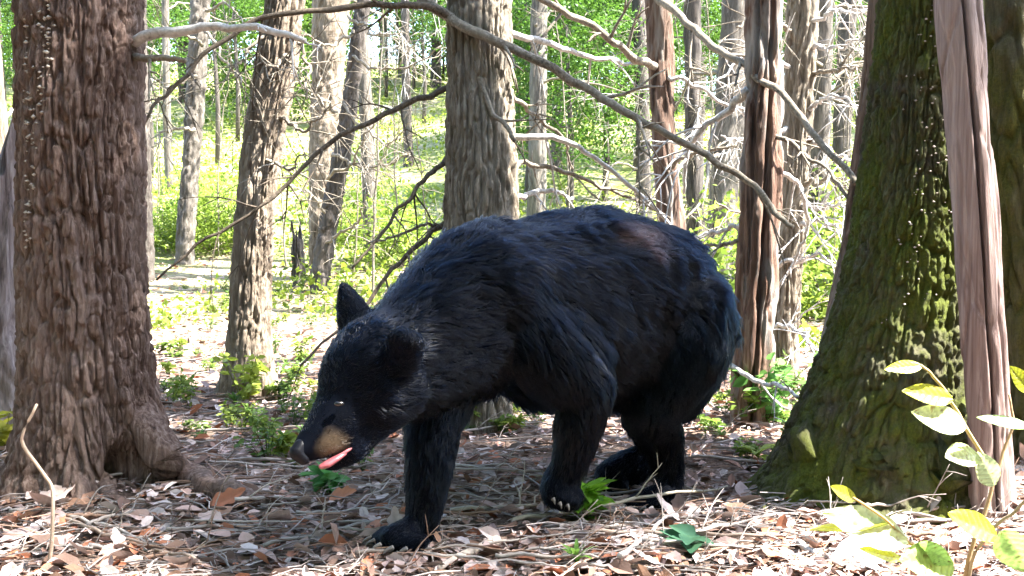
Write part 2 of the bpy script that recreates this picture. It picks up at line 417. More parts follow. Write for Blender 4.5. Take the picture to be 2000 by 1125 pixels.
def limb_meshes(c, key, rx, rz, k=6):
    if key in LIMB: return LIMB[key]
    out = []
    idx = np.argsort(-np.linalg.norm(c, axis=1))[:: max(1, len(c) // k)][:k]
    for q, i in enumerate(idx):
        e = c[i]; s = np.array([0, 0, e[2] - .35 * np.linalg.norm(e[:2]) - .1])
        out.append(branch_bag([s, s * .5 + e * .5 + np.array([0, 0, .12 * rx]), e], .03 + .012 * rx, .006, 900 + q + hash(key) % 50, n=12, amp=.04 * rx, twigs=6, tl=.4 * rx, ns=6).mesh('limb'))
    LIMB[key] = out; return out
CROWN = {}
CROWN['canopy'] = crown_mesh('crown', 3600, 1.9, 1.3, .15, 60, .28, 1)
CROWN['canopy2'] = crown_mesh('crown', 4200, 1.6, 1.5, .15, 60, .28, 2)
CROWN['far'] = crown_mesh('crown', 8000, 1.9, 2.1, .115, 85, .36, 3, (.04, .085, .01), (.12, .2, .03))
CROWN['conifer'] = crown_mesh('crown', 11000, 1.15, 1.9, .062, 130, .2, 4, (.03, .075, .01), (.10, .2, .025), flat=.3)
CROWN['bush'] = crown_mesh('crown', 2600, .55, .42, .055, 45, .11, 5, (.10, .16, .02), (.26, .34, .05))
def add_crown(tree, key, at, scale=1.0, limbs=True, rot=None):
    me, c = CROWN[key]
    o = obj('crown', me, M['leaf'], tree); base = np.array(tree['_at'])
    o.location = np.array(at) - base; o.scale = (scale,)*3; rz = random.uniform(0, 6.28) if rot is None else rot; o.rotation_euler = (0, 0, rz)
    if limbs:
        for lm in limb_meshes(c, key, 1.5, 1.5):
            l = obj('limb', lm, M['branch'], tree); l.location = o.location; l.scale = o.scale; l.rotation_euler = o.rotation_euler

def tree(label, cat, rows, mat, base_px, height=7.5, D=None, crown=None, cs=1.0, coff=(0, 0), group=None, name='tree', taper=.5, **kw):
    g, d = G(*base_px); D = D or d
    c, r = rows_path(rows, D, g, height, taper)
    b = np.array([c[0, 0], c[0, 1], g[2]])
    t = thing(name, b, label, cat, group)
    obj('trunk', trunk_mesh('trunk', c, r, **kw), M[mat], t)
    if crown:
        top = c[-1]; add_crown(t, crown, (top[0] + coff[0], top[1] + coff[1], top[2] - .5), cs)
    return t, c, r, D

# --- the trees one can tell apart
T1, c1, r1, D1 = tree('huge brown furrowed tree with a dark hollow between its roots', 'tree',
    [(-60, 46, 268), (100, 46, 268), (300, 47, 269), (500, 49, 272), (650, 52, 280), (760, 54, 292), (840, 52, 308), (900, 46, 322), (960, 36, 338)],
    'brown', (190, 935), height=7.5, crown='canopy2', cs=1.2, coff=(-.6, .6), nseg=420, step=.0045, ridge=.018, rk=78, vk=8.5, lump=.03, seed=3, zdense=1.9,
    lobes=[(R(2), .3, .10), (R(-130), .4, .10), (R(-80), .22, .06), (R(80), .6, .1)], fh=.10,
    dents=[(R(-43), R(-43), .26, .24, -.3, .085)])
T10, c10, r10, D10 = tree('huge mossy green trunk with a wide spreading foot', 'tree',
    [(-60, 1728, 1905), (100, 1715, 1905), (300, 1694, 1908), (450, 1672, 1910), (600, 1640, 1915), (720, 1600, 1920), (820, 1558, 1925), (900, 1522, 1935), (960, 1480, 1945), (1000, 1440, 1960)],
    'mossy', (1700, 985), height=7.8, D=2.85, crown='canopy', cs=.62, coff=(1.6, -.9), nseg=440, step=.005, ridge=.014, rk=74, vk=14, lump=.03, seed=8, zdense=1.9)  # crown is out of view, sized and offset for the shade it throws
T6, c6, r6, D6 = tree('straight grey brown trunk standing right behind the bear', 'tree',
    [(-60, 876, 994), (100, 875, 996), (250, 876, 1003), (350, 874, 1008), (450, 868, 1012), (600, 872, 1004), (800, 885, 990), (840, 880, 995)],
    'grey', (935, 828), height=7.5, nseg=260, step=.006, ridge=.014, rk=84, vk=7, lump=.03, seed=5, zdense=2.2, flare=.02)
T2, c2, r2, D2 = tree('leaning tan trunk with its right side bleached by sun', 'tree',
    [(-60, 532, 606), (0, 522, 592), (150, 497, 575), (300, 474, 545), (420, 462, 532), (550, 455, 525), (680, 448, 524), (740, 440, 530), (775, 430, 537)],
    'tan', (485, 770), height=8, crown='canopy2', cs=1.1, coff=(.3, 0), nseg=190, step=.006, ridge=.012, rk=88, vk=7, seed=14, zdense=2.6, flare=.02)
T8, c8, r8, D8 = tree('split dead reddish trunk with deep grooves beside the bear rump', 'tree',
    [(-60, 1462, 1524), (0, 1461, 1525), (200, 1458, 1526), (330, 1450, 1523), (450, 1446, 1518), (600, 1440, 1512), (720, 1434, 1505), (830, 1428, 1500)],
    'redsplit', (1465, 830), height=6.5, nseg=110, step=.008, ridge=.014, rk=30, vk=2.5, seed=19, zdense=2.2, taper=.4,
    dents=[(R(-100), R(-70), .12, .03, -.2, 1.9), (R(-135), R(-120), .1, .025, .6, 2.2)])
T7, c7, r7, D7 = tree('slim red barked dead trunk rising behind the bear back', 'tree',
    [(-60, 1262, 1310), (0, 1263, 1312), (200, 1268, 1316), (350, 1278, 1325), (450, 1290, 1338), (600, 1300, 1350)],
    'red', (1320, 760), height=6.5, D=4.3, nseg=80, step=.01, ridge=.010, rk=34, vk=2.5, seed=23, zdense=2.4, taper=.4)
T9, c9, r9, D9 = tree('pale grey furrowed trunk just behind the split red cedar', 'tree',
    [(-60, 1545, 1600), (0, 1540, 1596), (200, 1532, 1588), (400, 1522, 1574), (600, 1512, 1560), (740, 1506, 1556)],
    'grey', (1530, 745), height=8, nseg=110, step=.01, ridge=.012, rk=58, vk=5, seed=29, zdense=2.6)
# bare leaning pole against the mossy trunk
g12, d12 = G(1925, 930)
D12 = 2.55
c12, r12 = rows_path([(-60, 1824, 1910), (0, 1828, 1914), (200, 1846, 1930), (400, 1862, 1944), (600, 1876, 1957), (750, 1886, 1965), (860, 1893, 1970)], D12, np.array([0, 0, ground(1.2, 2.55)]), 3.2, .7)
T12 = thing('dead_tree', (c12[0, 0], c12[0, 1], float(ground(c12[0, 0], c12[0, 1]))), 'bare pinkish dead trunk with a long crack leaning on the mossy tree', 'dead tree')
obj('trunk', trunk_mesh('trunk', c12, r12, nseg=150, step=.007, ridge=.006, rk=26, vk=1.2, seed=31, zdense=2.2, lump=.06,
    dents=[(R(-95), R(-105), .07, .035, -.3, 3), (R(-60), R(-50), .08, .006, .2, 3)]), M['pole'], T12)
c11, r11 = rows_path([(-60, 1708, 1742), (0, 1700, 1736), (200, 1682, 1720), (400, 1654, 1700), (550, 1628, 1680), (680, 1600, 1660), (740, 1588, 1650)], 3.35, G(1620, 860)[0], 3.2, .7)
T11 = thing('dead_tree', (c11[0, 0], c11[0, 1], float(ground(c11[0, 0], c11[0, 1]))), 'thin reddish dead trunk slanting behind the huge mossy tree', 'dead tree')
obj('trunk', trunk_mesh('trunk', c11, r11, nseg=80, step=.01, ridge=.007, rk=30, vk=1.5, seed=37, zdense=2.2), M['red'], T11)
T13, c13, r13, D13 = tree('yellow green mossy trunk beyond the bare leaning pole', 'tree',
    [(-60, 1915, 2025), (200, 1930, 2035), (400, 1945, 2050), (600, 1965, 2075), (800, 1975, 2090)],
    'yellowmoss', (2030, 880), height=8, D=3.2, crown='canopy', cs=.6, coff=(.5, -.7), nseg=110, step=.01, ridge=.015, rk=36, vk=5, seed=41, zdense=2)  # unseen crown, kept small and shifted to steer its shade
T14, c14, r14, D14 = tree('broken pinkish grey stump left of the huge brown tree', 'stump',
    [(372, -75, 32), (500, -80, 36), (650, -85, 42), (780, -90, 46), (850, -95, 52)],
    'stump', (0, 860), height=0, nseg=90, step=.01, ridge=.02, rk=22, vk=2, seed=43, name='stump', broken=True)
T4, c4, r4, D4 = tree('dark trunk half hidden behind the huge brown tree', 'tree',
    [(-60, 248, 282), (200, 255, 288), (400, 262, 296), (550, 266, 302)], 'fardark', (285, 548), height=8, nseg=40, step=.02, ridge=.015, rk=30, seed=47, zdense=4)
T3, c3, r3, D3 = tree('slender upright trunk in front of the sunny clearing', 'tree',
    [(-60, 377, 414), (0, 374, 410), (200, 364, 398), (350, 354, 386), (450, 348, 380), (518, 342, 378)], 'far', (360, 515), height=9, nseg=44, step=.02, ridge=.018, rk=26, seed=53, zdense=4)
T5, c5, r5, D5 = tree('broad pale trunk in the clearing beside a crooked dark one', 'tree',
    [(-60, 615, 688), (0, 613, 682), (150, 610, 670), (300, 606, 656), (450, 605, 648), (545, 606, 645)], 'tan', (625, 545), height=9, nseg=56, step=.02, ridge=.018, rk=26, seed=59, zdense=4)
T5b, c5b, r5b, D5b = tree('crooked dark trunk leaning across the broad pale one', 'tree',
    [(-60, 706, 730), (0, 696, 724), (150, 676, 704), (280, 656, 688), (400, 632, 668), (500, 612, 648), (575, 604, 642)], 'fardark', (622, 572), height=8, nseg=48, step=.02, ridge=.016, rk=28, seed=61, zdense=4)
st, cst, rst, Dst = tree('short broken stump in the sunny clearing', 'stump', [(472, 570, 590), (520, 572, 594), (560, 572, 598)], 'fardark', (585, 560), height=0, nseg=28, step=.02, ridge=.02, rk=20, seed=67, name='stump', broken=True)

# roots of the huge brown tree and of the mossy one
def root(t, pts, r0, r1, mat, seed):
    p = wiggle(pts, 34, .02, seed); V, Q, T = tube(p, r0 + (r1 - r0) * np.linspace(0, 1, 34) ** .6, 20, .3, seed)
    V = V + (np.stack([fbm(V[:, 0]*45, V[:, 1]*40, V[:, 2]*40, seed+k, 2) for k in range(3)], -1) - .5) * .018
    obj('root', mesh_np('root', V, Q, T), M[mat], t)
def gp(px, py, dz=0):
    p = G(px, py)[0].copy(); p[2] += dz; return p
root(T1, [P(262, 760, 2.95), P(312, 880, 2.80), gp(360, 945, .035), gp(410, 970, .028), gp(470, 986, .024), gp(540, 996, .012), gp(600, 1002, -.015)], .07, .012, 'brown', 71)
root(T1, [P(170, 800, 2.95), P(176, 890, 2.77), gp(200, 958, .025), gp(225, 980, .010), gp(262, 992, -.012)], .05, .014, 'brown', 72)
root(T1, [P(120, 780, 2.95), P(85, 900, 2.78), gp(20, 955, .03), gp(-60, 975, 0)], .075, .04, 'brown', 73)
root(T10, [P(1600, 860, 2.75), gp(1540, 965, .03), gp(1470, 1000, -.0), gp(1400, 1015, -.04)], .07, .02, 'mossy', 75)
root(T10, [P(1720, 880, 2.65), gp(1700, 985, .03), gp(1660, 1020, -.04)], .08, .03, 'mossy', 76)
root(T10, [P(1850, 900, 2.6), gp(1870, 990, .03), gp(1900, 1030, -.04)], .08, .03, 'mossy', 77)

# --- branches that cross the view
def pts(D0, D1, *pp): return [P(x, y, D0 + (D1 - D0) * i / (len(pp) - 1)) for i, (x, y) in enumerate(pp)]
branch(T1, pts(2.86, 2.7, (262, 82), (330, 60), (420, 52), (520, 58), (600, 80)), .017, .007, 'palebranch', 101, amp=.012, twigs=3, tl=.12)
branch(T1, pts(2.86, 2.8, (262, 112), (310, 113), (362, 118)), .011, .007, 'branch', 102, twigs=1, amp=.006)
branch(T6, pts(3.6, 3.3, (900, 45), (830, 15), (740, 10), (620, 20), (490, 45), (400, 110), (330, 175), (285, 235)), .014, .005, 'darkbranch', 103, twigs=10, tl=.25, amp=.02, n=36)
branch(T6, pts(3.62, 3.2, (820, -5), (900, 48), (1000, 100), (1100, 145), (1200, 205), (1300, 268), (1430, 335), (1500, 400), (1545, 440)), .020, .008, 'branch', 104, twigs=6, tl=.25, amp=.025, n=44)
branch(T6, pts(3.62, 3.5, (895, 30), (925, 110), (955, 205), (985, 245), (1006, 275)), .012, .007, 'branch', 105, twigs=2, amp=.01)
branch(T6, pts(3.72, 3.4, (885, 168), (800, 200), (700, 245), (610, 310), (530, 385), (420, 455), (300, 545)), .012, .004, 'darkbranch', 106, twigs=9, tl=.25, n=36)
branch(T6, pts(3.72, 3.5, (882, 300), (830, 355), (760, 430), (690, 520)), .011, .004, 'darkbranch', 107, twigs=5, tl=.2)
branch(T6, pts(3.72, 3.35, (880, 432), (820, 475), (750, 545), (670, 640), (590, 712)), .011, .004, 'darkbranch', 108, twigs=4, tl=.2)
branch(T6, pts(3.72, 3.6, (880, 435), (820, 440), (760, 465), (720, 480)), .007, .003, 'branch', 109, twigs=3, tl=.15)
branch(T6, pts(3.75, 3.9, (995, 268), (1060, 266), (1120, 285), (1190, 330), (1260, 390), (1335, 465)), .013, .006, 'palebranch', 110, twigs=6, tl=.22)
branch(T6, pts(3.75, 4.0, (998, 320), (1060, 325), (1140, 350), (1220, 385), (1290, 420)), .011, .005, 'branch', 111, twigs=5, tl=.2)
branch(T6, pts(3.75, 4.0, (990, 385), (1030, 378), (1080, 375), (1120, 385)), .013, .006, 'palebranch', 112, twigs=3, tl=.15)
branch(T6, pts(3.75, 4.4, (990, 60), (1080, 85), (1180, 115), (1245, 125)), .014, .007, 'palebranch', 113, twigs=5, tl=.25)
branch(T6, pts(3.75, 4.2, (990, 170), (1040, 220), (1100, 270), (1120, 330)), .010, .004, 'branch', 127, twigs=5, tl=.25)
branch(T7, pts(4.25, 3.9, (1280, 130), (1220, 100), (1140, 45), (1050, -10)), .018, .012, 'branch', 114, twigs=5, tl=.2)
branch(T7, pts(4.25, 3.2, (1282, -8), (1340, 40), (1400, 92), (1460, 140), (1530, 190), (1600, 275), (1672, 352)), .017, .010, 'branch', 115, twigs=5, tl=.2, n=36)
branch(T7, pts(4.25, 4.0, (1300, 330), (1360, 300), (1440, 290)), .010, .005, 'branch', 116, twigs=3)
branch(T7, pts(4.25, 4.3, (1305, 150), (1370, 175), (1440, 215), (1460, 220)), .010, .006, 'palebranch', 117, twigs=4)
branch(T8, pts(3.7, 4.0, (1462, 175), (1420, 215), (1370, 250), (1340, 300), (1330, 380)), .017, .006, 'palebranch', 118, twigs=9, tl=.25)
branch(T8, pts(3.7, 3.9, (1450, 440), (1400, 455), (1350, 465)), .010, .005, 'palebranch', 119, twigs=4)
branch(T8, pts(3.7, 3.8, (1455, 470), (1400, 480), (1340, 490)), .009, .004, 'branch', 120, twigs=3)
branch(T8, pts(3.7, 3.3, (1500, 260), (1560, 290), (1620, 340), (1680, 420)), .009, .005, 'branch', 121, twigs=6)
branch(T8, pts(3.7, 3.15, (1420, 715), (1480, 745), (1520, 755), (1560, 772)), .009, .006, 'palebranch', 122, twigs=3, tl=.12)
branch(T8, pts(3.7, 4.0, (1505, 320), (1560, 360), (1580, 420), (1560, 500), (1520, 560)), .010, .005, 'palebranch', 123, twigs=6)
k = 130
for (x0, y0, x1, y1, x2, y2) in [(1585, 40, 1650, 20, 1700, 30), (1588, 95, 1650, 90, 1702, 60), (1590, 150, 1640, 130, 1690, 135), (1580, 215, 1630, 190, 1690, 210),
                                 (1578, 270, 1640, 300, 1680, 330), (1570, 360, 1620, 350, 1665, 370), (1565, 400, 1620, 405, 1655, 400), (1560, 440, 1610, 430, 1640, 450),
                                 (1545, 60, 1490, 40, 1440, 60), (1540, 130, 1480, 110, 1400, 150), (1535, 250, 1480, 270, 1400, 265), (1525, 390, 1480, 420, 1400, 400), (1520, 520, 1590, 500, 1640, 520), (1515, 640, 1570, 650, 1600, 700)]:
    branch(T9, pts(D9 - .05, D9 - .3, (x0, y0), (x1, y1), (x2, y2)), .011, .004, 'palebranch' if k % 3 else 'branch', k, twigs=9, tl=.3, amp=.03); k += 1
for (x0, y0, x1, y1, x2, y2) in [(400, 20, 440, 10, 480, 45), (398, 60, 450, 130, 470, 160), (385, 150, 330, 170, 300, 150), (380, 250, 320, 260, 295, 300), (395, 90, 340, 60, 290, 60)]:
    branch(T3, pts(D3 - .1, D3 - .6, (x0, y0), (x1, y1), (x2, y2)), .018, .006, 'branch', k, twigs=9, tl=.6, amp=.05); k += 1
for (x0, y0, x1, y1, x2, y2) in [(570, 60, 600, 130, 590, 210), (560, 110, 530, 130, 500, 90), (545, 230, 600, 250, 640, 200), (520, 60, 480, 110, 455, 150), (500, 300, 560, 330, 600, 300)]:
    branch(T2, pts(D2 - .05, D2 - .2, (x0, y0), (x1, y1), (x2, y2)), .009, .003, 'branch', k, twigs=8, tl=.3, amp=.03); k += 1
for (x0, y0, x1, y1, x2, y2) in [(680, 30, 740, 70, 800, 60), (690, 110, 760, 140, 860, 90), (660, 220, 620, 190, 600, 170), (670, 200, 740, 280, 790, 260), (640, 350, 700, 300, 730, 240), (640, 420, 600, 380, 560, 380), (625, 480, 690, 440, 720, 380), (690, 60, 640, 90, 580, 60), (650, 300, 720, 330, 800, 300)]:
    branch(T5b, pts(D5b - .05, D5b - .5, (x0, y0), (x1, y1), (x2, y2)), .014, .005, 'branch', k, twigs=10, tl=.5, amp=.05); k += 1

# ------------------------------------------------------------------ trees farther back
dead = []
for s in range(8):
    rr = random.Random(s)
    dead.append(branch_bag([np.zeros(3), np.array([.45, rr.uniform(-.1, .1), rr.uniform(-.02, .12)]), np.array([.95, rr.uniform(-.2, .2), rr.uniform(-.25, .1)]), np.array([1.35, rr.uniform(-.3, .3), rr.uniform(-.5, .0)])], .016, .005, 300 + s, n=14, amp=.05, twigs=12, tl=.5, ns=5).mesh('branch'))
def trunk_simple(name, h, r, seed):
    rr = random.Random(seed); lean = (rr.uniform(-.05, .05), rr.uniform(-.05, .05))
    zs = np.linspace(-.3, h, 8); c = np.stack([lean[0]*zs + .05*np.sin(zs*.9 + seed), lean[1]*zs, zs], -1)
    return trunk_mesh(name, c, r * (1.12 - .6 * np.clip(zs / h, 0, 1)), nseg=22, step=.06, ridge=.02, rk=22, vk=3, seed=seed, zdense=5, flare=.05), c
stock = [trunk_simple('trunk', 9, r, s) for s, r in enumerate((.09, .11, .13, .16, .10, .14))]
def back_tree(px, D, rad, lab, group, mat='far', nb=9, crown='far', cz=None, cs=1.0, ylow=.6, yhi=5.0):
    x = (px - 1000) / 2000 * D; y = D * math.cos(PITCH); z = float(ground(x, y))
    t = thing('tree', (x, y, z), lab, 'tree', group)
    me, c = random.choice(stock)
    o = bpy.data.objects.new('trunk', me); col.objects.link(o); o.parent = t
    if not len(me.materials): me.materials.append(M['far'])
    o.material_slots[0].link = 'OBJECT'; o.material_slots[0].material = M[mat]
    s = rad / .12; o.scale = (s, s, 1); o.rotation_euler = (0, 0, random.uniform(0, 6.28))
    for _ in range(nb):
        b = bpy.data.objects.new('branch', random.choice(dead)); col.objects.link(b); b.parent = t
        if not len(b.data.materials): b.data.materials.append(M['branch'])
        b.material_slots[0].link = 'OBJECT'; b.material_slots[0].material = M[random.choice(['branch', 'branch', 'palebranch'])]
        h = random.uniform(ylow, yhi); b.location = (0, 0, h); q = random.uniform(.6, 1.15)
        b.scale = (q, q, q); b.rotation_euler = (random.uniform(-.4, .4), random.uniform(-.35, .3), random.uniform(0, 6.28))
    if crown: add_crown(t, crown, (x, y, z + (cz or random.uniform(6.2, 8.0))), cs, limbs=False)
    return t
LB = ('slim grey trunk with bare twigs deep in the woods', 'slim trunks deep in the woods')
for (px, D, rad, mat, nb, lab) in [(338, 15, .06, 'far', 6, 'very thin trunk beside the slender trunk at the sunny clearing'), (722, 10, .065, 'far', 10, 'thin twiggy trunk between the crooked dark trunk and the straight grey one'),
        (803, 17, .08, 'fardark', 9, 'thin dark trunk half way up the clearing behind the straight grey trunk'), (1045, 11.5, .10, 'far', 9, 'grey trunk among the bright green conifers behind the bear'), (1085, 16, .09, 'fardark', 8, 'dark slim trunk deep among the bright green conifers'),
        (1252, 13, .09, 'fardark', 9, 'dark trunk behind the slim red barked dead one'), (1362, 9.5, .10, 'fardark', 12, 'dark twiggy trunk between the two red dead trunks'), (1405, 8, .11, 'far', 14, 'grey twiggy trunk nearest behind the split red cedar, leafless'),
        (1440, 14, .09, 'fardark', 9, 'thin dark trunk deep behind the split red cedar'), (1600, 8.5, .085, 'far', 16, 'grey trunk full of pale twigs beyond the furrowed grey trunk'), (1640, 12, .11, 'fardark', 14, 'dark trunk between pale twigs and the slanting red trunk'),
        (1672, 15, .1, 'far', 9, 'far grey trunk partly hidden by the slanting red trunk'), (12, 9, .075, 'tan', 7, 'thin tan trunk behind the broken pinkish stump'), (1985, 7.5, .1, 'fardark', 5, 'dark trunk beyond the yellow green mossy one')]:
    back_tree(px, D, rad, lab, LB[1], mat=mat, nb=nb, crown=None)
LF = ('distant grey trunk among green foliage up the hillside', 'distant trees up the hillside')
r_ = random.Random(5)
for i in range(34):
    px = -150 + i * 68 + r_.uniform(-28, 28); D = r_.uniform(19, 42)
    if 280 < px < 870 and D < 27: D = r_.uniform(29, 42)
    back_tree(px, D, r_.uniform(.10, .17), *LF, mat=r_.choice(['far', 'fardark']), nb=7, crown='far' if D > 35 else None, cz=r_.uniform(4.5, 8), cs=r_.uniform(1.0, 1.5))
LC = ('leafy tree added out of view to darken the front light', 'unseen trees added to darken the front light')  # unseen trees behind and beside the camera, added to cut the front skylight
for (x, y) in [(-3.5, -1.5), (-1.6, -3.2), (.6, -2.6), (2.6, -3.4), (4.2, -1.4), (-5, .8), (5.8, -.8), (-4.2, -4.5), (-.6, -5.5), (3.6, -6), (-5.5, 4.0)]:
    t_ = thing('tree', (x, y, float(ground(x, y))), LC[0], 'tree', LC[1])
    o = bpy.data.objects.new('trunk', stock[int(x * 7) % 6][0]); col.objects.link(o); o.parent = t_
    for (zz, q) in ((2.1, 1.0), (4.6, 1.15)): add_crown(t_, 'far', (x, y, float(ground(x, y)) + zz), q, limbs=False)
t_ = thing('tree', (4.5, 2.4, float(ground(4.5, 2.4))), 'tall unseen leafy tree added to shade the bear', 'tree')  # off-frame tree, placed and sized so its crowns keep sun off the bear
o = bpy.data.objects.new('trunk', stock[2][0]); col.objects.link(o); o.parent = t_
add_crown(t_, 'canopy', (4.0, 2.35, 6.5), .47); add_crown(t_, 'canopy2', (4.2, 2.3, 7.2), .42, limbs=False)
# green conifer saplings and leafy understorey behind the bear
def understory(px, D, h, label, group, key='conifer', cs=1.0, mat='fardark'):
    x = (px - 1000) / 2000 * D; y = D * math.cos(PITCH); z = float(ground(x, y))
    t = thing('young_tree', (x, y, z), label, 'tree', group)
    zs = np.linspace(-.2, h * 1.2, 5); V, Q, T = tube(np.stack([.03*np.sin(zs*2), 0*zs, zs], -1), .05 * (1.05 - .7 * np.linspace(0, 1, 5)), 8, .2, int(px))
    o = obj('trunk', mesh_np('trunk', V, Q, T), M[mat]); o.parent = t
    add_crown(t, key, (x, y, z + h), cs, limbs=False)
LU = ('bright green young conifer behind the bear', 'young conifers behind the bear')
for (px, D, h, cs) in [(1030, 14, 2.2, .9), (1110, 12.5, 2.0, .8), (1180, 14, 2.3, 1.0), (1240, 16, 2.6, 1.1), (1090, 18, 3.2, 1.3), (1180, 20, 3.4, 1.3), (1010, 19, 3.3, 1.2), (1150, 25, 4, 1.5), (1060, 27, 4, 1.6)]:
    understory(px, D, h, *LU, cs=cs)
LV = ('leafy young tree far up the shaded hillside', 'leafy young trees on the hillside')
for i in range(34):
    px = -80 + i * 64 + r_.uniform(-30, 30); D = r_.uniform(24, 44)
    understory(px, D, r_.uniform(1.5, 4.0), *LV, key='far', cs=r_.uniform(.7, 1.2))
for (px, D, h, cs) in [(300, 17, 2.6, .7), (470, 22, 4.2, 1.0), (430, 19, 4.0, .8), (830, 24, 3.5, 1.0), (1340, 17, 3.5, 1.1), (1500, 18, 3, 1.0), (1580, 15, 2.6, .8), (1700, 17, 3, 1.0), (20, 15, 3.0, .8), (1990, 14, 2.5, .9)]:
    understory(px, D, h, 'dark green young conifer between the slim trunks', 'young conifers between slim trunks', cs=cs)
# bushes
def bush(px, py, cs, label, group='low leafy bushes'):
    g, D = G(px, py); t = thing('bush', g, label, 'bush', group)
    rr = random.Random(int(px)); B = Bag()
    for q in range(6):
        a = rr.uniform(0, 6.28); V, Q, T = tube(np.array([[0, 0, -.03], [.1*math.cos(a), .1*math.sin(a), .2], [.3*math.cos(a), .3*math.sin(a), .45]]) * cs, np.array([.008, .006, .003]) * cs, 5); B.add(V, Q, T)
    o = obj('stem', B.mesh('stem'), M['branch']); o.parent = t
    add_crown(t, 'bush', g + np.array([0, 0, .38 * cs]), cs, limbs=False)
BL = lambda x: 'low yellow green bush beside the broken pinkish stump' if x < 100 else 'low sunlit bush growing at the clearing beside slender trunks' if x < 800 else 'low green bush growing behind the split red cedar' if x < 1700 else 'low green bush beyond the yellow green mossy trunk'
for (px, py, cs) in [(410, 490, .9), (330, 490, .7), (440, 470, .8), (380, 455, .8), (5, 500, 1.2), (20, 430, 1.3), (1620, 620, 1.2), (1600, 560, 1.2), (1640, 530, 1.3), (690, 470, 1.0), (1390, 640, 1.0), (1990, 560, 1.2), (750, 520, .8)]:
    bush(px, py, cs, BL(px), BL(px).replace('bush', 'bushes', 1))

# thin bare saplings in the clearing
for i, (px, py, r0, h) in enumerate([(728, 600, .011, 2.6), (560, 520, .010, 2.4), (690, 540, .008, 2.0), (780, 520, .010, 2.6), (835, 560, .008, 1.8), (310, 470, .010, 2.4), (425, 500, .009, 2.0), (1110, 470, .012, 2.6), (1560, 600, .010, 2.2), (1650, 600, .010, 2.2), (1385, 600, .010, 2.4)]):
    g, D = G(px, py); t = thing('bare_sapling', g, 'thin bare sapling stem standing behind the bear', 'sapling', 'thin bare saplings behind the bear')
    q_ = random.Random(i); B = branch_bag([np.array([0, 0, -.05]), np.array([q_.uniform(-.08, .08), 0, h * .5]), np.array([q_.uniform(-.25, .25), q_.uniform(-.2, .2), h])], r0, r0 * .4, 980 + i, n=20, amp=.03, twigs=11, tl=.5, ns=6)
    o = obj('stem', mesh_np('stem', B.v[0], B.q[0], B.t[0]), M['branch']); o.parent = t
    off_ = np.cumsum([0] + [len(v_) for v_ in B.v])
    for k_ in range(1, len(B.v), 3):
        e_ = min(k_ + 3, len(B.v)); o = obj('twig', mesh_np('twig', np.vstack(B.v[k_:e_]), np.vstack(B.q[k_:e_]) - off_[k_], np.vstack(B.t[k_:e_]) - off_[k_]), M['branch']); o.parent = t
# ------------------------------------------------------------------ hillside undergrowth and forest litter (uncountable)
def hillside():
    n = 85000; r = np.random.default_rng(77)
    y = 5.5 + 34 * r.random(n) ** 1.5; x = (r.random(n) - .5) * 1.25 * y
    keep = fbm(x * .55, y * .55, 0, 61, 3) > .48 + .05 * (y < 8)
    x, y = x[keep], y[keep]; n = len(x); z = ground(x, y) + r.random(n) ** 1.5 * .5 * (fbm(x * 1.5, y * 1.5, 0, 62, 2)) * np.clip((y - 5) / 5, .25, 1)
    d = r.normal(size=(n, 3)) + np.array([0, 0, .15])
    V, T, A = scatter(QUADV, QUADT, np.stack([x, y, z], -1), frames(d, r.normal(size=n)), (.03 + .045 * r.random(n)) * (.8 + y / 30), greens(n, (.09, .15, .012), (.28, .34, .04), r))
    o = obj('undergrowth', mesh_np('undergrowth', V, None, T, False, A), M['leaf'])
    tag(o, 'sparse green undergrowth carpeting the hillside behind the bear', 'undergrowth', kind='stuff')
hillside()
DEADC = np.array([[.40, .27, .225], [.46, .34, .30], [.31, .18, .135], [.52, .42, .385], [.20, .11, .07], [.33, .12, .06], [.42, .31, .28], [.14, .085, .065], [.38, .27, .245], [.56, .48, .46]])
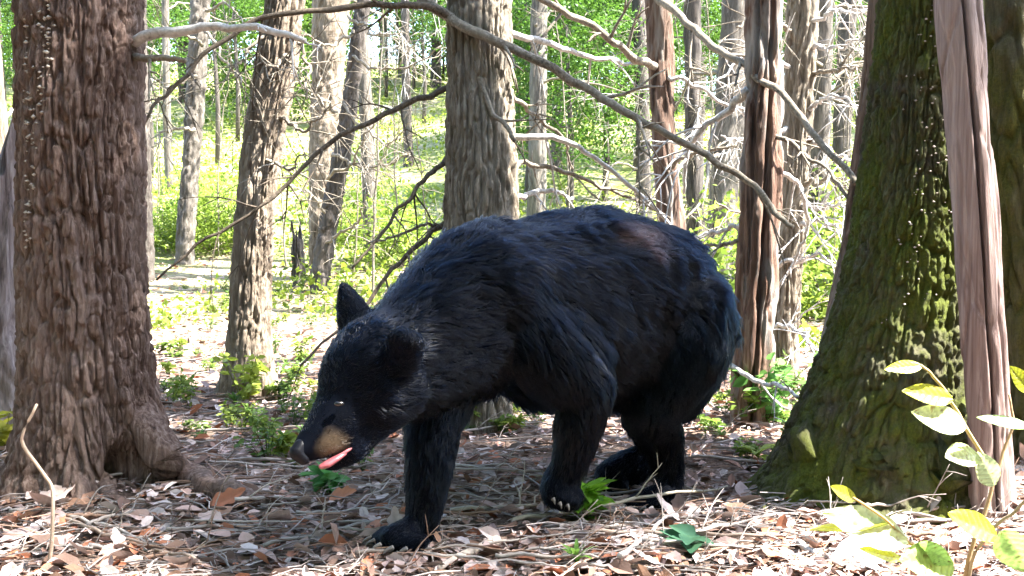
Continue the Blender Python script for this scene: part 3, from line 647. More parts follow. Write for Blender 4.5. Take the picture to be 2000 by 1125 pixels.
def litter():
    n = 36000; r = np.random.default_rng(78)
    y = 1.35 + 9.5 * r.random(n) ** 1.7; x = (r.random(n) - .5) * (1.15 * y + .7)
    z = ground(x, y) + .004 + .014 * r.random(n)
    d = r.normal(size=(n, 3)) * np.array([1, 1, .22])
    tint = DEADC[r.integers(0, len(DEADC), n)] * (.75 + .5 * r.random((n, 1)))
    lv = LEAFV.copy(); lv[:, 2] *= 2.2; lv[:, 2] += .14 * lv[:, 0] ** 2
    V, T, A = scatter(lv, LEAFT, np.stack([x, y, z], -1), frames(d, r.normal(size=n) * .45), .018 + .055 * r.random(n) ** 2.5, tint)
    o = obj('leaf_litter', mesh_np('leaf_litter', V, None, T, False, A), M['litter'])
    tag(o, 'pale brown dead leaves and needles covering the forest floor', 'leaf litter', kind='stuff')
    n = 11000
    y = 1.35 + 8.0 * r.random(n) ** 1.6; x = (r.random(n) - .5) * (1.15 * y + .7)
    z = ground(x, y) + .010 + .018 * r.random(n)
    a = r.normal(size=n) * .55; a = np.where(r.random(n) < .3, r.random(n) * 6.28, a)
    d = np.stack([np.cos(a), np.sin(a), r.normal(size=n) * .06], -1)
    TW = []
    th = np.arange(4) / 4 * 6.283
    for k, (xx, rr, zz) in enumerate([(-.5, .8, 0), (-.15, 1, .02), (.2, .9, -.01), (.5, .5, .02)]):
        for q in th: TW.append([xx, .010 * rr * math.cos(q) + zz * 1.5, .010 * rr * math.sin(q) + zz])
    TW = np.array(TW); TQ = []
    for k in range(3):
        for q in range(4): a0, b0 = k*4+q, k*4+(q+1) % 4; TQ += [[a0, b0, b0+4], [a0, b0+4, a0+4]]
    tint = np.array([[.34, .295, .275]]) * (.45 + .9 * r.random((n, 1))) * np.where(r.random((n, 1)) < .25, np.array([[1, .72, .55]]), np.array([[1, 1, 1.]]))
    V, T, A = scatter(TW, np.array(TQ), np.stack([x, y, z], -1), frames(d, r.random(n) * .6), .05 + .20 * r.random(n) ** 2.5, tint)
    o = obj('twig_litter', mesh_np('twig_litter', V, None, T, False, A), M['stick'])
    tag(o, 'grey broken twigs strewn thickly over the forest floor', 'twig litter', kind='stuff')
litter()

# ------------------------------------------------------------------ single fallen sticks and leaves
def stick(p, q, r0, label, group=None, c=(.36, .31, .27), seed=0, amp=.012, twigs=2):
    p, q = np.array(p), np.array(q); mid = (p + q) / 2
    mid[2] = max(mid[2], float(ground(mid[0], mid[1])) + r0)
    B = branch_bag([p, mid, q], r0, r0 * .55, seed, n=16, amp=amp, twigs=twigs, tl=.12, ns=8, droop=.3)
    V = np.vstack(B.v); gz = ground(V[:, 0], V[:, 1]); V[:, 2] = np.maximum(V[:, 2], gz - .004)
    A = np.broadcast_to(np.array(c), V.shape)
    me = mesh_np('fallen_stick', V, np.vstack(B.q), np.vstack(B.t), True, A)
    return tag(obj('fallen_stick', me, M['stick']), label, 'stick', group)
def s2(x0, y0, x1, y1, r, label, group=None, c=(.36, .31, .27), seed=0, dz=.02, **k):
    return stick(gp(x0, y0, dz), gp(x1, y1, dz), r, label, group, c, seed, **k)
s2(972, 1068, 855, 1124, .013, 'thick pale broken stick lying before the bear', c=(.56, .46, .37), seed=401, dz=.016, twigs=0, amp=.005)
s2(120, 1030, 400, 1118, .006, 'long thin brown stick below the huge brown tree', c=(.33, .24, .18), seed=402)
s2(350, 905, 640, 912, .007, 'straight grey stick reaching from the huge root towards the bear muzzle', c=(.4, .34, .3), seed=403)
s2(880, 1020, 1330, 985, .006, 'long grey stick beneath the bear hind feet', c=(.42, .38, .32), seed=404, dz=.03)
s2(1000, 1040, 1420, 970, .006, 'long curved stick slanting towards the mossy tree', c=(.40, .36, .27), seed=405, dz=.03)
s2(1210, 1112, 1310, 1030, .007, 'pale forked stick beside the blue green leaves', c=(.52, .47, .44), seed=406, dz=.03, twigs=3)
s2(1560, 1075, 1640, 1124, .009, 'smooth pale stick beside the grey curled leaf', c=(.6, .56, .52), seed=407, twigs=0)
s2(1120, 1060, 1560, 1066, .006, 'straight dark stick lying across the litter', c=(.2, .15, .12), seed=408, dz=.025)
LS = ('thin weathered stick lying on the leaf litter', 'fallen sticks on the leaf litter')
rr = random.Random(12)
for i in range(130):
    y0 = 1000 + 125 * rr.random() ** 1.1 if i < 80 else rr.uniform(840, 1000); x0 = rr.uniform(-20, 1900)
    L = rr.uniform(70, 260); a = rr.gauss(0, .18)
    g = rr.uniform(.6, 1.25)
    s2(x0, y0, x0 + L * math.cos(a), min(1160, max(825, y0 + L * math.sin(a) * .6)), rr.uniform(.0022, .0055), *LS, c=(.38*g, .33*g, .29*g) if rr.random() < .75 else (.26*g, .16*g, .11*g), seed=500 + i, dz=rr.uniform(.015, .035), amp=rr.uniform(.004, .011))
def leaf_mesh(L, W, curl, seed, lobes=0, nx=10, ny=5, fold=.25, tint=(.4, .3, .24), thick=0):
    r = np.random.default_rng(seed); u = np.linspace(0, 1, nx); v = np.linspace(-1, 1, ny)
    U, Vv = np.meshgrid(u, v, indexing='ij')
    half = np.sin(np.pi * np.clip(U, .02, .985) ** .8) ** .75
    if lobes: half = half * (1 - .35 * (np.sin(U * lobes * 6.28) * .5 + .5))
    X = U * L; Y = Vv * half * W / 2
    Z = np.abs(Vv) * half * W / 2 * fold + curl * L * (U ** 2) + .05 * W * (noise(U * 3, Vv * 2, seed, seed) - .5)
    i = np.arange(nx-1)[:, None]*ny + np.arange(ny-1)[None]
    Q = np.stack([i, i+ny, i+ny+1, i+1], -1).reshape(-1, 4)
    P3 = np.stack([X, Y, Z], -1).reshape(-1, 3)
    sw = (1 - .12 * (np.abs(Vv).reshape(-1, 1) < .1))
    if nx > 30:
        vein = np.abs(((U * 7.5 - np.abs(Vv) * 1.4) % 1) - .5) < .13
        sw = np.where(vein | (np.abs(Vv) < .09), .78, 1.0).reshape(-1, 1) * (.82 + .36 * fbm(U * 6, Vv * 3, seed, seed, 2)).reshape(-1, 1)
        spot = (noise(U * 16, Vv * 7, seed, seed + 3) > .86).reshape(-1, 1); sw = np.where(spot, sw * np.array([[.55, .38, .3]]), sw)
        P3[:, 2] += (np.where(vein, -.012, .012) * half * W).reshape(-1)
    return mesh_np('leaf', P3, Q, None, True, np.array(tint)[None] * sw * (.9 + .2 * r.random((len(P3), 1))))
LL = ('curled brown dead leaf lying on the forest floor', 'curled dead leaves on the forest floor')
dl = [leaf_mesh(.075, .045, random.uniform(-.2, .35), 600 + i, lobes=3 if i % 2 else 0, nx=12, tint=DEADC[i % len(DEADC)] * 1.1) for i in range(10)]
for i in range(150):
    y0 = 985 + 140 * rr.random(); x0 = rr.uniform(-10, 2000)
    if 760 < x0 < 1380 and y0 < 1010: continue
    p = gp(x0, y0, .018); o = tag(obj('dead_leaf', rr.choice(dl), M['litter']), LL[0], 'leaf', LL[1])
    o.location = p; s = rr.uniform(.6, 1.2); o.scale = (s, s, s); o.rotation_euler = (rr.gauss(0, .35), rr.gauss(0, .3), rr.uniform(0, 6.28))
def one_leaf(px, py, L, W, curl, tint, label, rz, mat='litter', cat='leaf', rx=.2, lobes=0, dz=.02):
    o = tag(obj('dead_leaf', leaf_mesh(L, W, curl, int(px), lobes, 14, 7, .3, tint), M[mat]), label, cat); o.location = gp(px, py, dz); o.rotation_euler = (rx, -.1, rz); return o
one_leaf(1630, 1112, .13, .085, .1, (.52, .5, .48), 'large pale grey curled leaf below the sapling', .1, rx=.5)
one_leaf(1745, 1010, .11, .08, .35, (.42, .34, .28), 'large tan dead leaf at the mossy tree foot', -.2, rx=.7)
one_leaf(70, 1000, .10, .07, .3, (.5, .38, .32), 'large pinkish dead leaf below the huge brown tree', .8, rx=.4, lobes=3)
one_leaf(640, 985, .09, .06, .2, (.34, .13, .06), 'rusty red dead leaf under the bear muzzle', -.3, rx=.5, lobes=3)
one_leaf(410, 1000, .09, .06, .35, (.28, .10, .05), 'dark red dead leaf beside the huge root', .4, rx=.6, lobes=3)

# ------------------------------------------------------------------ low green plants
def plant_mesh(n, L, W, up, seed, low, hi, curl=-.35):
    r = np.random.default_rng(seed); B = Bag()
    for i in range(n):
        a = i * 2.4 + r.uniform(-.3, .3); e = up * r.uniform(.5, 1.2); l = L * r.uniform(.6, 1.15)
        u = np.linspace(0, 1, 6); h = np.sin(np.pi * np.clip(u, .05, .97) ** .8) ** .8 * W * l / L
        d = np.array([math.cos(a), math.sin(a), 0]); s = np.array([-math.sin(a), math.cos(a), 0])
        c = d[None] * (u * l)[:, None] * math.cos(e) + np.array([0, 0, 1.]) * ((u * math.sin(e) + curl * u ** 2) * l)[:, None] + np.array([0, 0, .02 + .05 * L * i / n * 6])
        V = np.concatenate([c - s * h[:, None] / 2 + np.array([0, 0, .15]) * h[:, None], c, c + s * h[:, None] / 2 + np.array([0, 0, .15]) * h[:, None]])
        k = np.arange(5); Q = np.concatenate([np.stack([k, k+1, k+7, k+6], -1), np.stack([k+6, k+7, k+13, k+12], -1)])
        f = r.random(); B.add(V, Q, None, np.array(low) * (1-f) + np.array(hi) * f)
    V, Q, T = tube(np.array([[0, 0, -.03], [0, 0, L * .35]]), [.003, .002], 5); B.add(V, Q, T, np.array(low))
    return B.mesh('plant')
def sprig_mesh(nst, H, leaf, seed, low, hi):
    """a few thin stems carrying small scattered leaves"""
    r = np.random.default_rng(seed); B = Bag()
    for k in range(nst):
        a = r.uniform(0, 6.28); e = np.array([math.cos(a), math.sin(a), 0]) * r.uniform(.2, .8) * H; top = e + np.array([0, 0, H * r.uniform(.5, 1.1)])
        q = catmull([np.array([0, 0, -.02]), top * .55 + np.array([0, 0, .12 * H]), top], 8); V, Q, T = tube(q, np.linspace(.0022, .0008, 8), 4); B.add(V, Q, T, np.array(low))
        n = r.integers(7, 14); t = r.uniform(.25, 1, n); pos = q[np.minimum((t * 7).astype(int), 7)]
        d = r.normal(size=(n, 3)) * np.array([1, 1, .35]) + e / H * .5; f = r.random((n, 1))
        V, T, A = scatter(LEAFV, LEAFT, pos, frames(d, r.normal(size=n) * .5), leaf * (.6 + .8 * r.random(n)), np.array(low) * (1 - f) + np.array(hi) * f); B.add(V, None, T, None); B.a.append(A)
    return B.mesh('plant', False)
pm = [sprig_mesh(7, .14, .04, 1, (.08, .14, .02), (.2, .28, .05)), sprig_mesh(9, .18, .032, 2, (.06, .12, .02), (.16, .25, .05)), sprig_mesh(5, .11, .05, 3, (.14, .19, .02), (.28, .34, .06)), sprig_mesh(6, .2, .045, 4, (.1, .16, .02), (.24, .3, .05)), plant_mesh(16, .11, .018, .8, 2, (.06, .13, .02), (.15, .26, .05))]
LP = ('small green seedling sprouting from the shaded litter', 'green seedlings on the forest floor')
for i in range(150):
    if i < 60: x0, y0 = rr.uniform(300, 620), rr.uniform(560, 880)
    elif i < 80: x0, y0 = rr.uniform(900, 1060), rr.uniform(800, 850)
    elif i < 120: x0, y0 = rr.uniform(1360, 1600), rr.uniform(740, 900)
    else: x0, y0 = rr.uniform(520, 720), rr.uniform(700, 940)
    o = tag(obj('seedling', rr.choice(pm), M['leaf']), LP[0], 'plant', LP[1]); p, D = G(x0, y0); o.location = p; s = rr.uniform(.28, .7); o.scale = (s,)*3; o.rotation_euler = (0, 0, rr.uniform(0, 6.28))
def plant(px, py, me, s, label, rz=0):
    o = tag(obj('plant', me, M['leaf']), label, 'plant'); o.location = gp(px, py); o.scale = (s,)*3; o.rotation_euler = (0, 0, rz)
plant(1140, 1012, sprig_mesh(13, .085, .05, 21, (.10, .26, .02), (.2, .42, .03)), 1.1, 'vivid green fern clump beside the bear lifted forepaw')
plant(1350, 1082, plant_mesh(8, .11, .065, .3, 22, (.035, .10, .055), (.065, .165, .10), -.2), .8, 'blue green broad leaved plant in the litter before the hind feet')
plant(1125, 1118, plant_mesh(16, .08, .012, 1.1, 23, (.10, .22, .03), (.2, .36, .06)), .8, 'little grass tuft behind the thick pale stick')
plant(640, 960, sprig_mesh(8, .06, .045, 24, (.06, .2, .05), (.12, .3, .08)), 1.0, 'green plant directly under the bear muzzle')
plant(480, 790, sprig_mesh(12, .2, .045, 25, (.2, .26, .03), (.36, .42, .07)), 1.0, 'yellow green leafy sprout at the leaning tan trunk foot')
plant(1480, 905, plant_mesh(10, .10, .04, .7, 26, (.2, .26, .03), (.34, .4, .07)), .8, 'yellow sprout beside the spreading mossy foot')
plant(1490, 830, sprig_mesh(14, .26, .06, 27, (.08, .2, .04), (.18, .36, .08)), 1.0, 'tall green fern between split cedar and mossy tree')
plant(10, 880, sprig_mesh(8, .16, .05, 28, (.3, .3, .03), (.42, .4, .06)), 1.0, 'yellow leafed sprout at the huge brown tree foot')

# ------------------------------------------------------------------ sapling in front, right
DS = 1.45
gs = np.array([P(1895, 1000, DS)[0], P(1895, 1000, DS)[1], 0]); gs[2] = ground(gs[0], gs[1])
sap = thing('sapling', gs, 'slender sapling with pale yellow green leaves before the mossy tree', 'sapling')
def stem(par, pp, r0, r1, seed, mat, D0=DS, D1=DS, start=None, name='stem'):
    q = [P(x, y, D0 + (D1 - D0) * i / max(1, len(pp) - 1)) for i, (x, y) in enumerate(pp)]
    if start is not None: q = [start] + q
    p = wiggle(q, 22, .003, seed); V, Q, T = tube(p, r0 + (r1 - r0) * np.linspace(0, 1, 22), 8, .3, seed)
    return obj(name, mesh_np(name, V, Q, T, True, np.broadcast_to(np.array(mat), V.shape)), M['stick'], par)
g_ = lambda dx, dy: np.array([gs[0] + dx, gs[1] + dy, float(ground(gs[0] + dx, gs[1] + dy)) - .01])
stem(sap, [(1885, 1125), (1930, 985), (1945, 930), (1965, 870), (1980, 820), (1972, 770)], .0034, .0018, 701, (.34, .22, .12), start=g_(-.01, 0))
stem(sap, [(1943, 935), (1905, 865), (1862, 790), (1830, 742), (1798, 712)], .0030, .0018, 702, (.45, .36, .14), D1=1.38)
stem(sap, [(1892, 1125), (1930, 1045), (1975, 1000), (2020, 965)], .0030, .002, 703, (.38, .28, .18), start=g_(0, .02), D1=1.4)
stem(sap, [(1840, 1125), (1770, 1055), (1720, 1005), (1668, 972)], .0026, .0016, 704, (.48, .30, .10), start=g_(-.05, -.02), D1=1.35)
def sap_leaf(x0, y0, x1, y1, wpx, tint, D=1.4, roll=.3, curl=.08, par=None):
    a, b = P(x0, y0, D), P(x1, y1, D - .015); d = b - a; L = np.linalg.norm(d)
    me = leaf_mesh(L, wpx / 2000 * D, curl, int(x0 + y0), 0, 48, 13, .22, tint)
    fr = frames(d[None], np.array([0.]))[0]
    tocam = CAM - a; tocam -= fr[0] * (tocam @ fr[0]); tocam /= np.linalg.norm(tocam)
    z = tocam * math.cos(roll) + np.cross(fr[0], tocam) * math.sin(roll)
    if z[2] < 0 and roll == 0: z = -z
    y = np.cross(z, fr[0])
    o = obj('leaf', me, M['sapleaf'], par if par is not None else sap)
    from mathutils import Matrix
    m = Matrix(((fr[0][0], y[0], z[0], 0), (fr[0][1], y[1], z[1], 0), (fr[0][2], y[2], z[2], 0), (0, 0, 0, 1)))
    o.rotation_euler = m.to_euler(); o.location = Vector(a) - Vector((par if par is not None else sap)['_at'])
YL, PL, GL = (.46, .48, .03), (.56, .64, .30), (.34, .5, .12)
for (x0, y0, x1, y1, wd, tn, rl) in [(1800, 714, 1725, 726, 30, YL, .5), (1860, 778, 1757, 768, 46, YL, .5), (1886, 832, 1774, 808, 58, PL, .4), (1908, 888, 1843, 897, 56, PL, .5), (1942, 948, 1905, 880, 48, PL, .3),
                                 (2010, 832, 1903, 822, 34, GL, .8), (2012, 765, 1968, 714, 34, YL, .4), (1672, 976, 1618, 950, 28, YL, .4), (1772, 1056, 1600, 1008, 84, PL, .5), (1740, 1020, 1574, 1046, 34, YL, .9),
                                 (1762, 1092, 1674, 1076, 32, YL, .7), (1862, 1104, 1752, 1098, 84, GL, .4), (1946, 1046, 1844, 1006, 60, YL, .6), (1958, 1036, 2010, 1115, 74, GL, .4), (1790, 1062, 1862, 1098, 50, GL, .5)]:
    sap_leaf(x0, y0, x1, y1, wd, tn, roll=rl)
# thin bare shoot in front of the huge brown tree
gt = gp(95, 1110); sh = thing('twig_shoot', gt, 'thin bare shoot growing before the huge brown tree', 'shoot')
Dt = float(G(95, 1110)[1])
stem(sh, [(95, 1112), (102, 1040), (103, 960), (85, 925), (45, 870), (46, 845), (72, 790)], .0045, .003, 711, (.42, .31, .23), D0=Dt, D1=Dt)
for o_ in sh.children: pass

# lichen and bracket fungus flecks
def flecks(t, c, rad, n, seed, spans, mat, smin=.003, smax=.009):
    r = np.random.default_rng(seed); B = Bag()
    ico = np.array([[1, 0, 0], [-1, 0, 0], [0, 1, 0], [0, -1, 0], [0, 0, 1], [0, 0, -1.]]); it = np.array([[0, 2, 4], [2, 1, 4], [1, 3, 4], [3, 0, 4], [2, 0, 5], [1, 2, 5], [3, 1, 5], [0, 3, 5]])
    for i in range(n):
        s = spans[r.integers(len(spans))]; z = r.uniform(s[2], s[3]); a = R(r.normal(s[0], s[1]))
        x, y, rd = np.interp(z, c[:, 2], c[:, 0]), np.interp(z, c[:, 2], c[:, 1]), np.interp(z, c[:, 2], rad)
        rd += .006; sz = r.uniform(smin, smax)
        B.add(np.array([x + rd*math.cos(a), y + rd*math.sin(a), z]) + ico * sz * np.array([1, 1, .6]) * (.7 + .6 * r.random((6, 1))), None, it)
    o = obj('lichen', B.mesh('lichen'), M[mat], t); o['kind'] = 'stuff'
m_, t_, b_ = new_mat('pale_lichen'); b_.inputs['Base Color'].default_value = (.52, .44, .36, 1); b_.inputs['Roughness'].default_value = .9; 
t_.links.new(ramp(t_, tex(t_, 90, mapping(t_, (1, 1, 1)), 3), [(.3, (.3, .24, .19)), (.7, (.6, .53, .45))]), b_.inputs['Base Color']); M['lichen'] = m_
flecks(T1, c1, r1, 150, 801, [(-121, 2, .65, 1.4), (-113, 2.5, .8, 1.45), (-103, 3, .9, 1.45), (-96, 2, 1.1, 1.45)], 'lichen')
flecks(T10, c10, r10, 110, 802, [(-100, 14, .4, 1.4), (-110, 10, .5, 1.4)], 'lichen', .002, .005)
flecks(T13, c13, r13, 90, 803, [(-80, 10, .5, 1.5)], 'lichen', .003, .008)

# ------------------------------------------------------------------ the bear
def build_bear():
    # chains of (px, py, distance, radius): torso, neck, head, legs; the last item is the fur length along the chain
    C = []
    FUR = .013
    def ch(pp, fl, flow=1): C.append(([(P(a, b, d), max(r - FUR * min(1.25, fl / .03), .008)) for a, b, d, r in pp], fl, flow))
    # torso, from shoulders to rump (flow: towards the rump)
    ch([(945, 590, 2.50, .19), (990, 600, 2.60, .225), (1070, 605, 2.72, .252), (1150, 588, 2.84, .270), (1225, 592, 2.93, .262), (1275, 612, 2.99, .238)], .052)
    ch([(955, 552, 2.56, .172), (1010, 563, 2.66, .184), (1090, 560, 2.80, .22), (1180, 555, 2.90, .228), (1260, 570, 2.97, .22)], .052)
    ch([(1080, 640, 2.68, .23), (1160, 650, 2.80, .235), (1240, 660, 2.90, .21)], .04)
    # neck (flow: towards the shoulders)
    ch([(775, 690, 2.25, .120), (820, 655, 2.32, .132), (870, 615, 2.40, .152), (930, 575, 2.50, .182), (965, 545, 2.57, .16)], .05)
    ch([(790, 740, 2.25, .10), (850, 700, 2.36, .135), (920, 660, 2.46, .16)], .04)
    # head (flow: from the nose back)
    ch([(690, 770, 2.14, .082), (712, 735, 2.17, .105), (735, 708, 2.20, .112), (775, 690, 2.26, .115)], .016)
    ch([(742, 775, 2.14, .078), (770, 760, 2.18, .085)], .022)
    ch([(700, 735, 2.22, .085), (718, 715, 2.26, .09)], .014)
    ch([(590, 880, 2.045, .026), (606, 870, 2.06, .036), (634, 848, 2.08, .050), (662, 818, 2.11, .064), (690, 785, 2.15, .080)], .006)
    ch([(640, 917, 2.085, .011), (668, 902, 2.088, .019), (692, 878, 2.10, .032), (715, 835, 2.13, .045), (745, 800, 2.17, .06)], .008)
    # ears
    ch([(672, 562, 2.275, .019), (680, 588, 2.27, .031), (692, 622, 2.265, .044), (705, 655, 2.25, .05)], .008, -1)
    ch([(806, 668, 2.075, .030), (782, 664, 2.075, .034), (790, 690, 2.10, .042), (780, 712, 2.14, .042)], .012, -1)
    # right foreleg, planted in front
    ch([(890, 680, 2.47, .135), (865, 745, 2.42, .102), (848, 815, 2.36, .078), (842, 880, 2.33, .068), (834, 950, 2.31, .058), (828, 1005, 2.30, .050), (822, 1036, 2.30, .046)], .022)
    ch([(824, 1036, 2.31, .046), (795, 1043, 2.27, .042), (768, 1050, 2.25, .034)], .01)
    for k, (x, y, d) in enumerate([(738, 1058, 2.27), (752, 1063, 2.235), (775, 1068, 2.215), (800, 1069, 2.21), (732, 1052, 2.29)]):
        ch([(x + 24, y - 12, d + .01, .022), (x, y, d, .0165)], .006)
    # left foreleg, elbow back, paw just leaving the ground
    ch([(985, 610, 2.50, .135), (1030, 660, 2.46, .125), (1085, 710, 2.45, .105), (1140, 752, 2.45, .080), (1146, 768, 2.45, .072)], .03)
    ch([(1060, 640, 2.52, .12), (1130, 700, 2.52, .10), (1145, 760, 2.48, .075)], .035)
    ch([(1144, 768, 2.45, .074), (1133, 815, 2.46, .070), (1124, 860, 2.47, .062), (1112, 905, 2.48, .055), (1098, 938, 2.49, .053)], .024)
    ch([(1098, 938, 2.49, .053), (1090, 958, 2.48, .051), (1105, 972, 2.49, .040), (1124, 980, 2.49, .026)], .012)
    for x, y, d in [(1072, 962, 2.45), (1085, 972, 2.44), (1100, 978, 2.44), (1116, 981, 2.445)]:
        ch([(x + 8, y - 14, d + .02, .024), (x + 8, y + 2, d, .016)], .006)
    # left hind leg, planted
    ch([(1315, 620, 2.90, .185), (1312, 680, 2.84, .165), (1292, 740, 2.79, .125), (1270, 795, 2.76, .092)], .035)
    ch([(1345, 640, 2.96, .15), (1345, 700, 2.92, .12), (1320, 770, 2.86, .09)], .03)
    ch([(1270, 795, 2.76, .092), (1288, 845, 2.80, .072), (1302, 895, 2.83, .055), (1308, 940, 2.84, .048), (1305, 965, 2.83, .044)], .024)
    ch([(1305, 962, 2.83, .042), (1275, 974, 2.79, .038), (1248, 981, 2.76, .030)], .01)
    for x, y, d in [(1220, 982, 2.76), (1230, 987, 2.735), (1248, 989, 2.72), (1268, 989, 2.715)]:
        ch([(x + 18, y - 6, d + .015, .02), (x, y, d, .014)], .006)
    # right hind leg, swinging forward
    ch([(1262, 690, 3.02, .14), (1262, 760, 3.02, .11), (1270, 820, 3.03, .08), (1276, 865, 3.04, .060), (1268, 895, 3.02, .054)], .024)
    ch([(1270, 893, 3.02, .056), (1230, 915, 2.97, .060), (1192, 932, 2.93, .054)], .014)
    for x, y, d in [(1168, 944, 2.92), (1172, 952, 2.90), (1184, 958, 2.885), (1200, 962, 2.88)]:
        ch([(x + 16, y - 8, d + .02, .026), (x, y, d, .017)], .006)
    # small tail
    ch([(1395, 560, 3.13, .05), (1412, 590, 3.16, .035)], .03)
    import bmesh
    bm = bmesh.new(); bmesh.ops.create_icosphere(bm, subdivisions=2, radius=1)
    iv = np.array([v.co[:] for v in bm.verts]); it = np.array([[v.index for v in f.verts] for f in bm.faces]); bm.free()
    B = Bag()
    SA, SB, SR, SL, SF = [], [], [], [], []
    for pp, fl, flow in C:
        for (a, ra), (b, rb) in zip(pp[:-1], pp[1:]):
            L = np.linalg.norm(b - a); n = max(2, int(L / (.22 * min(ra, rb))) + 1)
            for f in np.linspace(0, 1, n): B.add((a + (b - a) * f)[None] + iv * (ra + (rb - ra) * f), None, it)
            SA.append(a); SB.append(b); SR.append((ra + rb) / 2); SL.append(fl); SF.append(flow)
    tmp = bpy.data.objects.new('tmp', B.mesh('tmp')); col.objects.link(tmp)
    md = tmp.modifiers.new('r', 'REMESH'); md.mode = 'VOXEL'; md.voxel_size = .0075
    ms = tmp.modifiers.new('s', 'SMOOTH'); ms.iterations = 7; ms.factor = .5
    dg = bpy.context.evaluated_depsgraph_get(); dg.update()
    me = bpy.data.meshes.new_from_object(tmp.evaluated_get(dg)); me.name = 'body'
    bpy.data.objects.remove(tmp)
    n = len(me.vertices); co = np.empty(n * 3, np.float32); me.vertices.foreach_get('co', co); co = co.reshape(-1, 3).astype(float)
    nv = np.empty(n * 3, np.float32); me.vertices.foreach_get('normal', nv); nv = nv.reshape(-1, 3)
    # folds and muscle relief
    co += nv * ((fbm(co[:, 0] * 14, co[:, 1] * 14, co[:, 2] * 9, 55, 3) - .5) * .012)[:, None] * np.clip((np.linalg.norm(co - P(620, 860, 2.07), axis=1) - .2) / .3, 0, 1)[:, None]
    me.vertices.foreach_set('co', co.astype(np.float32).ravel())
    BLK = np.array([.0005, .0014, .0042]); TAN = np.array([.11, .08, .052]); RED = np.array([.10, .05, .035])
    def tint(p):
        """coat colour: black, tan sides of the muzzle, reddish worn patch on the loin"""
        c = np.repeat(BLK[None], len(p), 0)
        cc = P(650, 868, 2.05); d = np.linalg.norm(p - cc, axis=1) + .012 * (noise(p[:, 0]*60, p[:, 1]*60, p[:, 2]*60, 4) - .5)
        f = np.clip((.038 - d) / .024, 0, 1)[:, None]; c = c * (1 - f) + TAN * f
        cc = P(1245, 468, 2.74); q = (p - cc) / np.array([.10, .16, .055])
        d = np.linalg.norm(q, axis=1) + .7 * (noise(p[:, 0]*22, p[:, 1]*22, p[:, 2]*22, 6) - .5)
        f = np.clip((1 - d) / .7, 0, 1)[:, None] * .35; c = c * (1 - f) + RED * f
        return c
    a = me.color_attributes.new('tint', 'FLOAT_COLOR', 'POINT'); cc = np.ones((n, 4), np.float32); cc[:, :3] = tint(co); a.data.foreach_set('color', cc.ravel())
    me.polygons.foreach_set('use_smooth', np.ones(len(me.polygons), bool)); me.update()
    base = np.array([.0, 2.6, float(ground(0, 2.6))])
    bear = thing('bear', base, 'black bear walking with lowered head and pink tongue showing', 'bear')
    m, t, b = new_mat('bear_hide'); at = t.nodes.new('ShaderNodeAttribute'); at.attribute_name = 'tint'
    t.links.new(mix(t, ramp(t, tex(t, 90, mapping(t, (1, 1, 1)), 4), [(.3, (0,)*3), (.8, (.3,)*3)]), at.outputs['Color'], (.002, .002, .003)), b.inputs['Base Color']); b.inputs['Roughness'].default_value = .7; b.inputs['Specular IOR Level'].default_value = .05
    body = obj('body', me, m, bear)
    # fur strands as hair curves
    me.calc_loop_triangles(); nt_ = len(me.loop_triangles); tri = np.empty(nt_ * 3, np.int32); me.loop_triangles.foreach_get('vertices', tri); tri = tri.reshape(-1, 3)
    A, Bv, Cv = co[tri[:, 0]], co[tri[:, 1]], co[tri[:, 2]]
    fn = np.cross(Bv - A, Cv - A); ar = np.linalg.norm(fn, axis=1); 
    r = np.random.default_rng(5); N = 170000
    f = r.choice(nt_, N, p=ar / ar.sum()); u, v = r.random(N), r.random(N); fl = u + v > 1; u[fl], v[fl] = 1 - u[fl], 1 - v[fl]
    p = A[f] + (Bv - A)[f] * u[:, None] + (Cv - A)[f] * v[:, None]
    nn = nv[tri[f, 0]] * (1 - u - v)[:, None] + nv[tri[f, 1]] * u[:, None] + nv[tri[f, 2]] * v[:, None]; nn /= np.linalg.norm(nn, axis=1)[:, None] + 1e-9
    SA, SB, SR, SL, SF = map(np.array, (SA, SB, SR, SL, SF))
    Dm = np.empty((N, len(SA)))
    for s in range(len(SA)):
        e = SB[s] - SA[s]; h = np.clip(((p - SA[s]) @ e) / (e @ e), 0, 1); Dm[:, s] = np.linalg.norm(p - SA[s] - h[:, None] * e, axis=1) - SR[s]
    W = np.exp(-(Dm - Dm.min(1, keepdims=True)) / .025); W /= W.sum(1, keepdims=True)
    e = (SB - SA) * SF[:, None]; e /= np.linalg.norm(e, axis=1)[:, None]
    flow = W @ e + np.array([0, 0, -.35]); Lh = W @ SL
    nz = np.stack([fbm(p[:, 0]*26, p[:, 1]*26, p[:, 2]*26, 90 + k, 2) - .5 for k in range(3)], -1)
    flow = flow + nz * 1.5 + r.normal(size=(N, 3)) * .16
    flow -= nn * np.sum(flow * nn, 1, keepdims=True); flow /= np.linalg.norm(flow, axis=1)[:, None] + 1e-9
    Lh = Lh * (.55 + .6 * r.random(N) + .7 * (r.random(N) < .12))
    mz = np.clip(np.linalg.norm(p - P(590, 880, 2.045), axis=1) / .035, 0, 1); Lh = Lh * np.where(mz < 1, .2, 1)
    ed = np.linalg.norm(p - P(662, 788, 2.05), axis=1); Lh = np.where(ed < .016, .0015, np.where(ed < .03, Lh * .5, Lh))
    lift = .50
    K = 5; s = np.linspace(0, 1, K)
    pts_ = p[:, None] - nn[:, None] * .001 + Lh[:, None, None] * (flow[:, None] * (s ** 1.0)[None, :, None] + nn[:, None] * (lift * (s - .55 * s ** 2))[None, :, None] + np.array([0, 0, -.12]) * (s ** 2)[None, :, None])
    # strands gather into tufts
    from mathutils.kdtree import KDTree
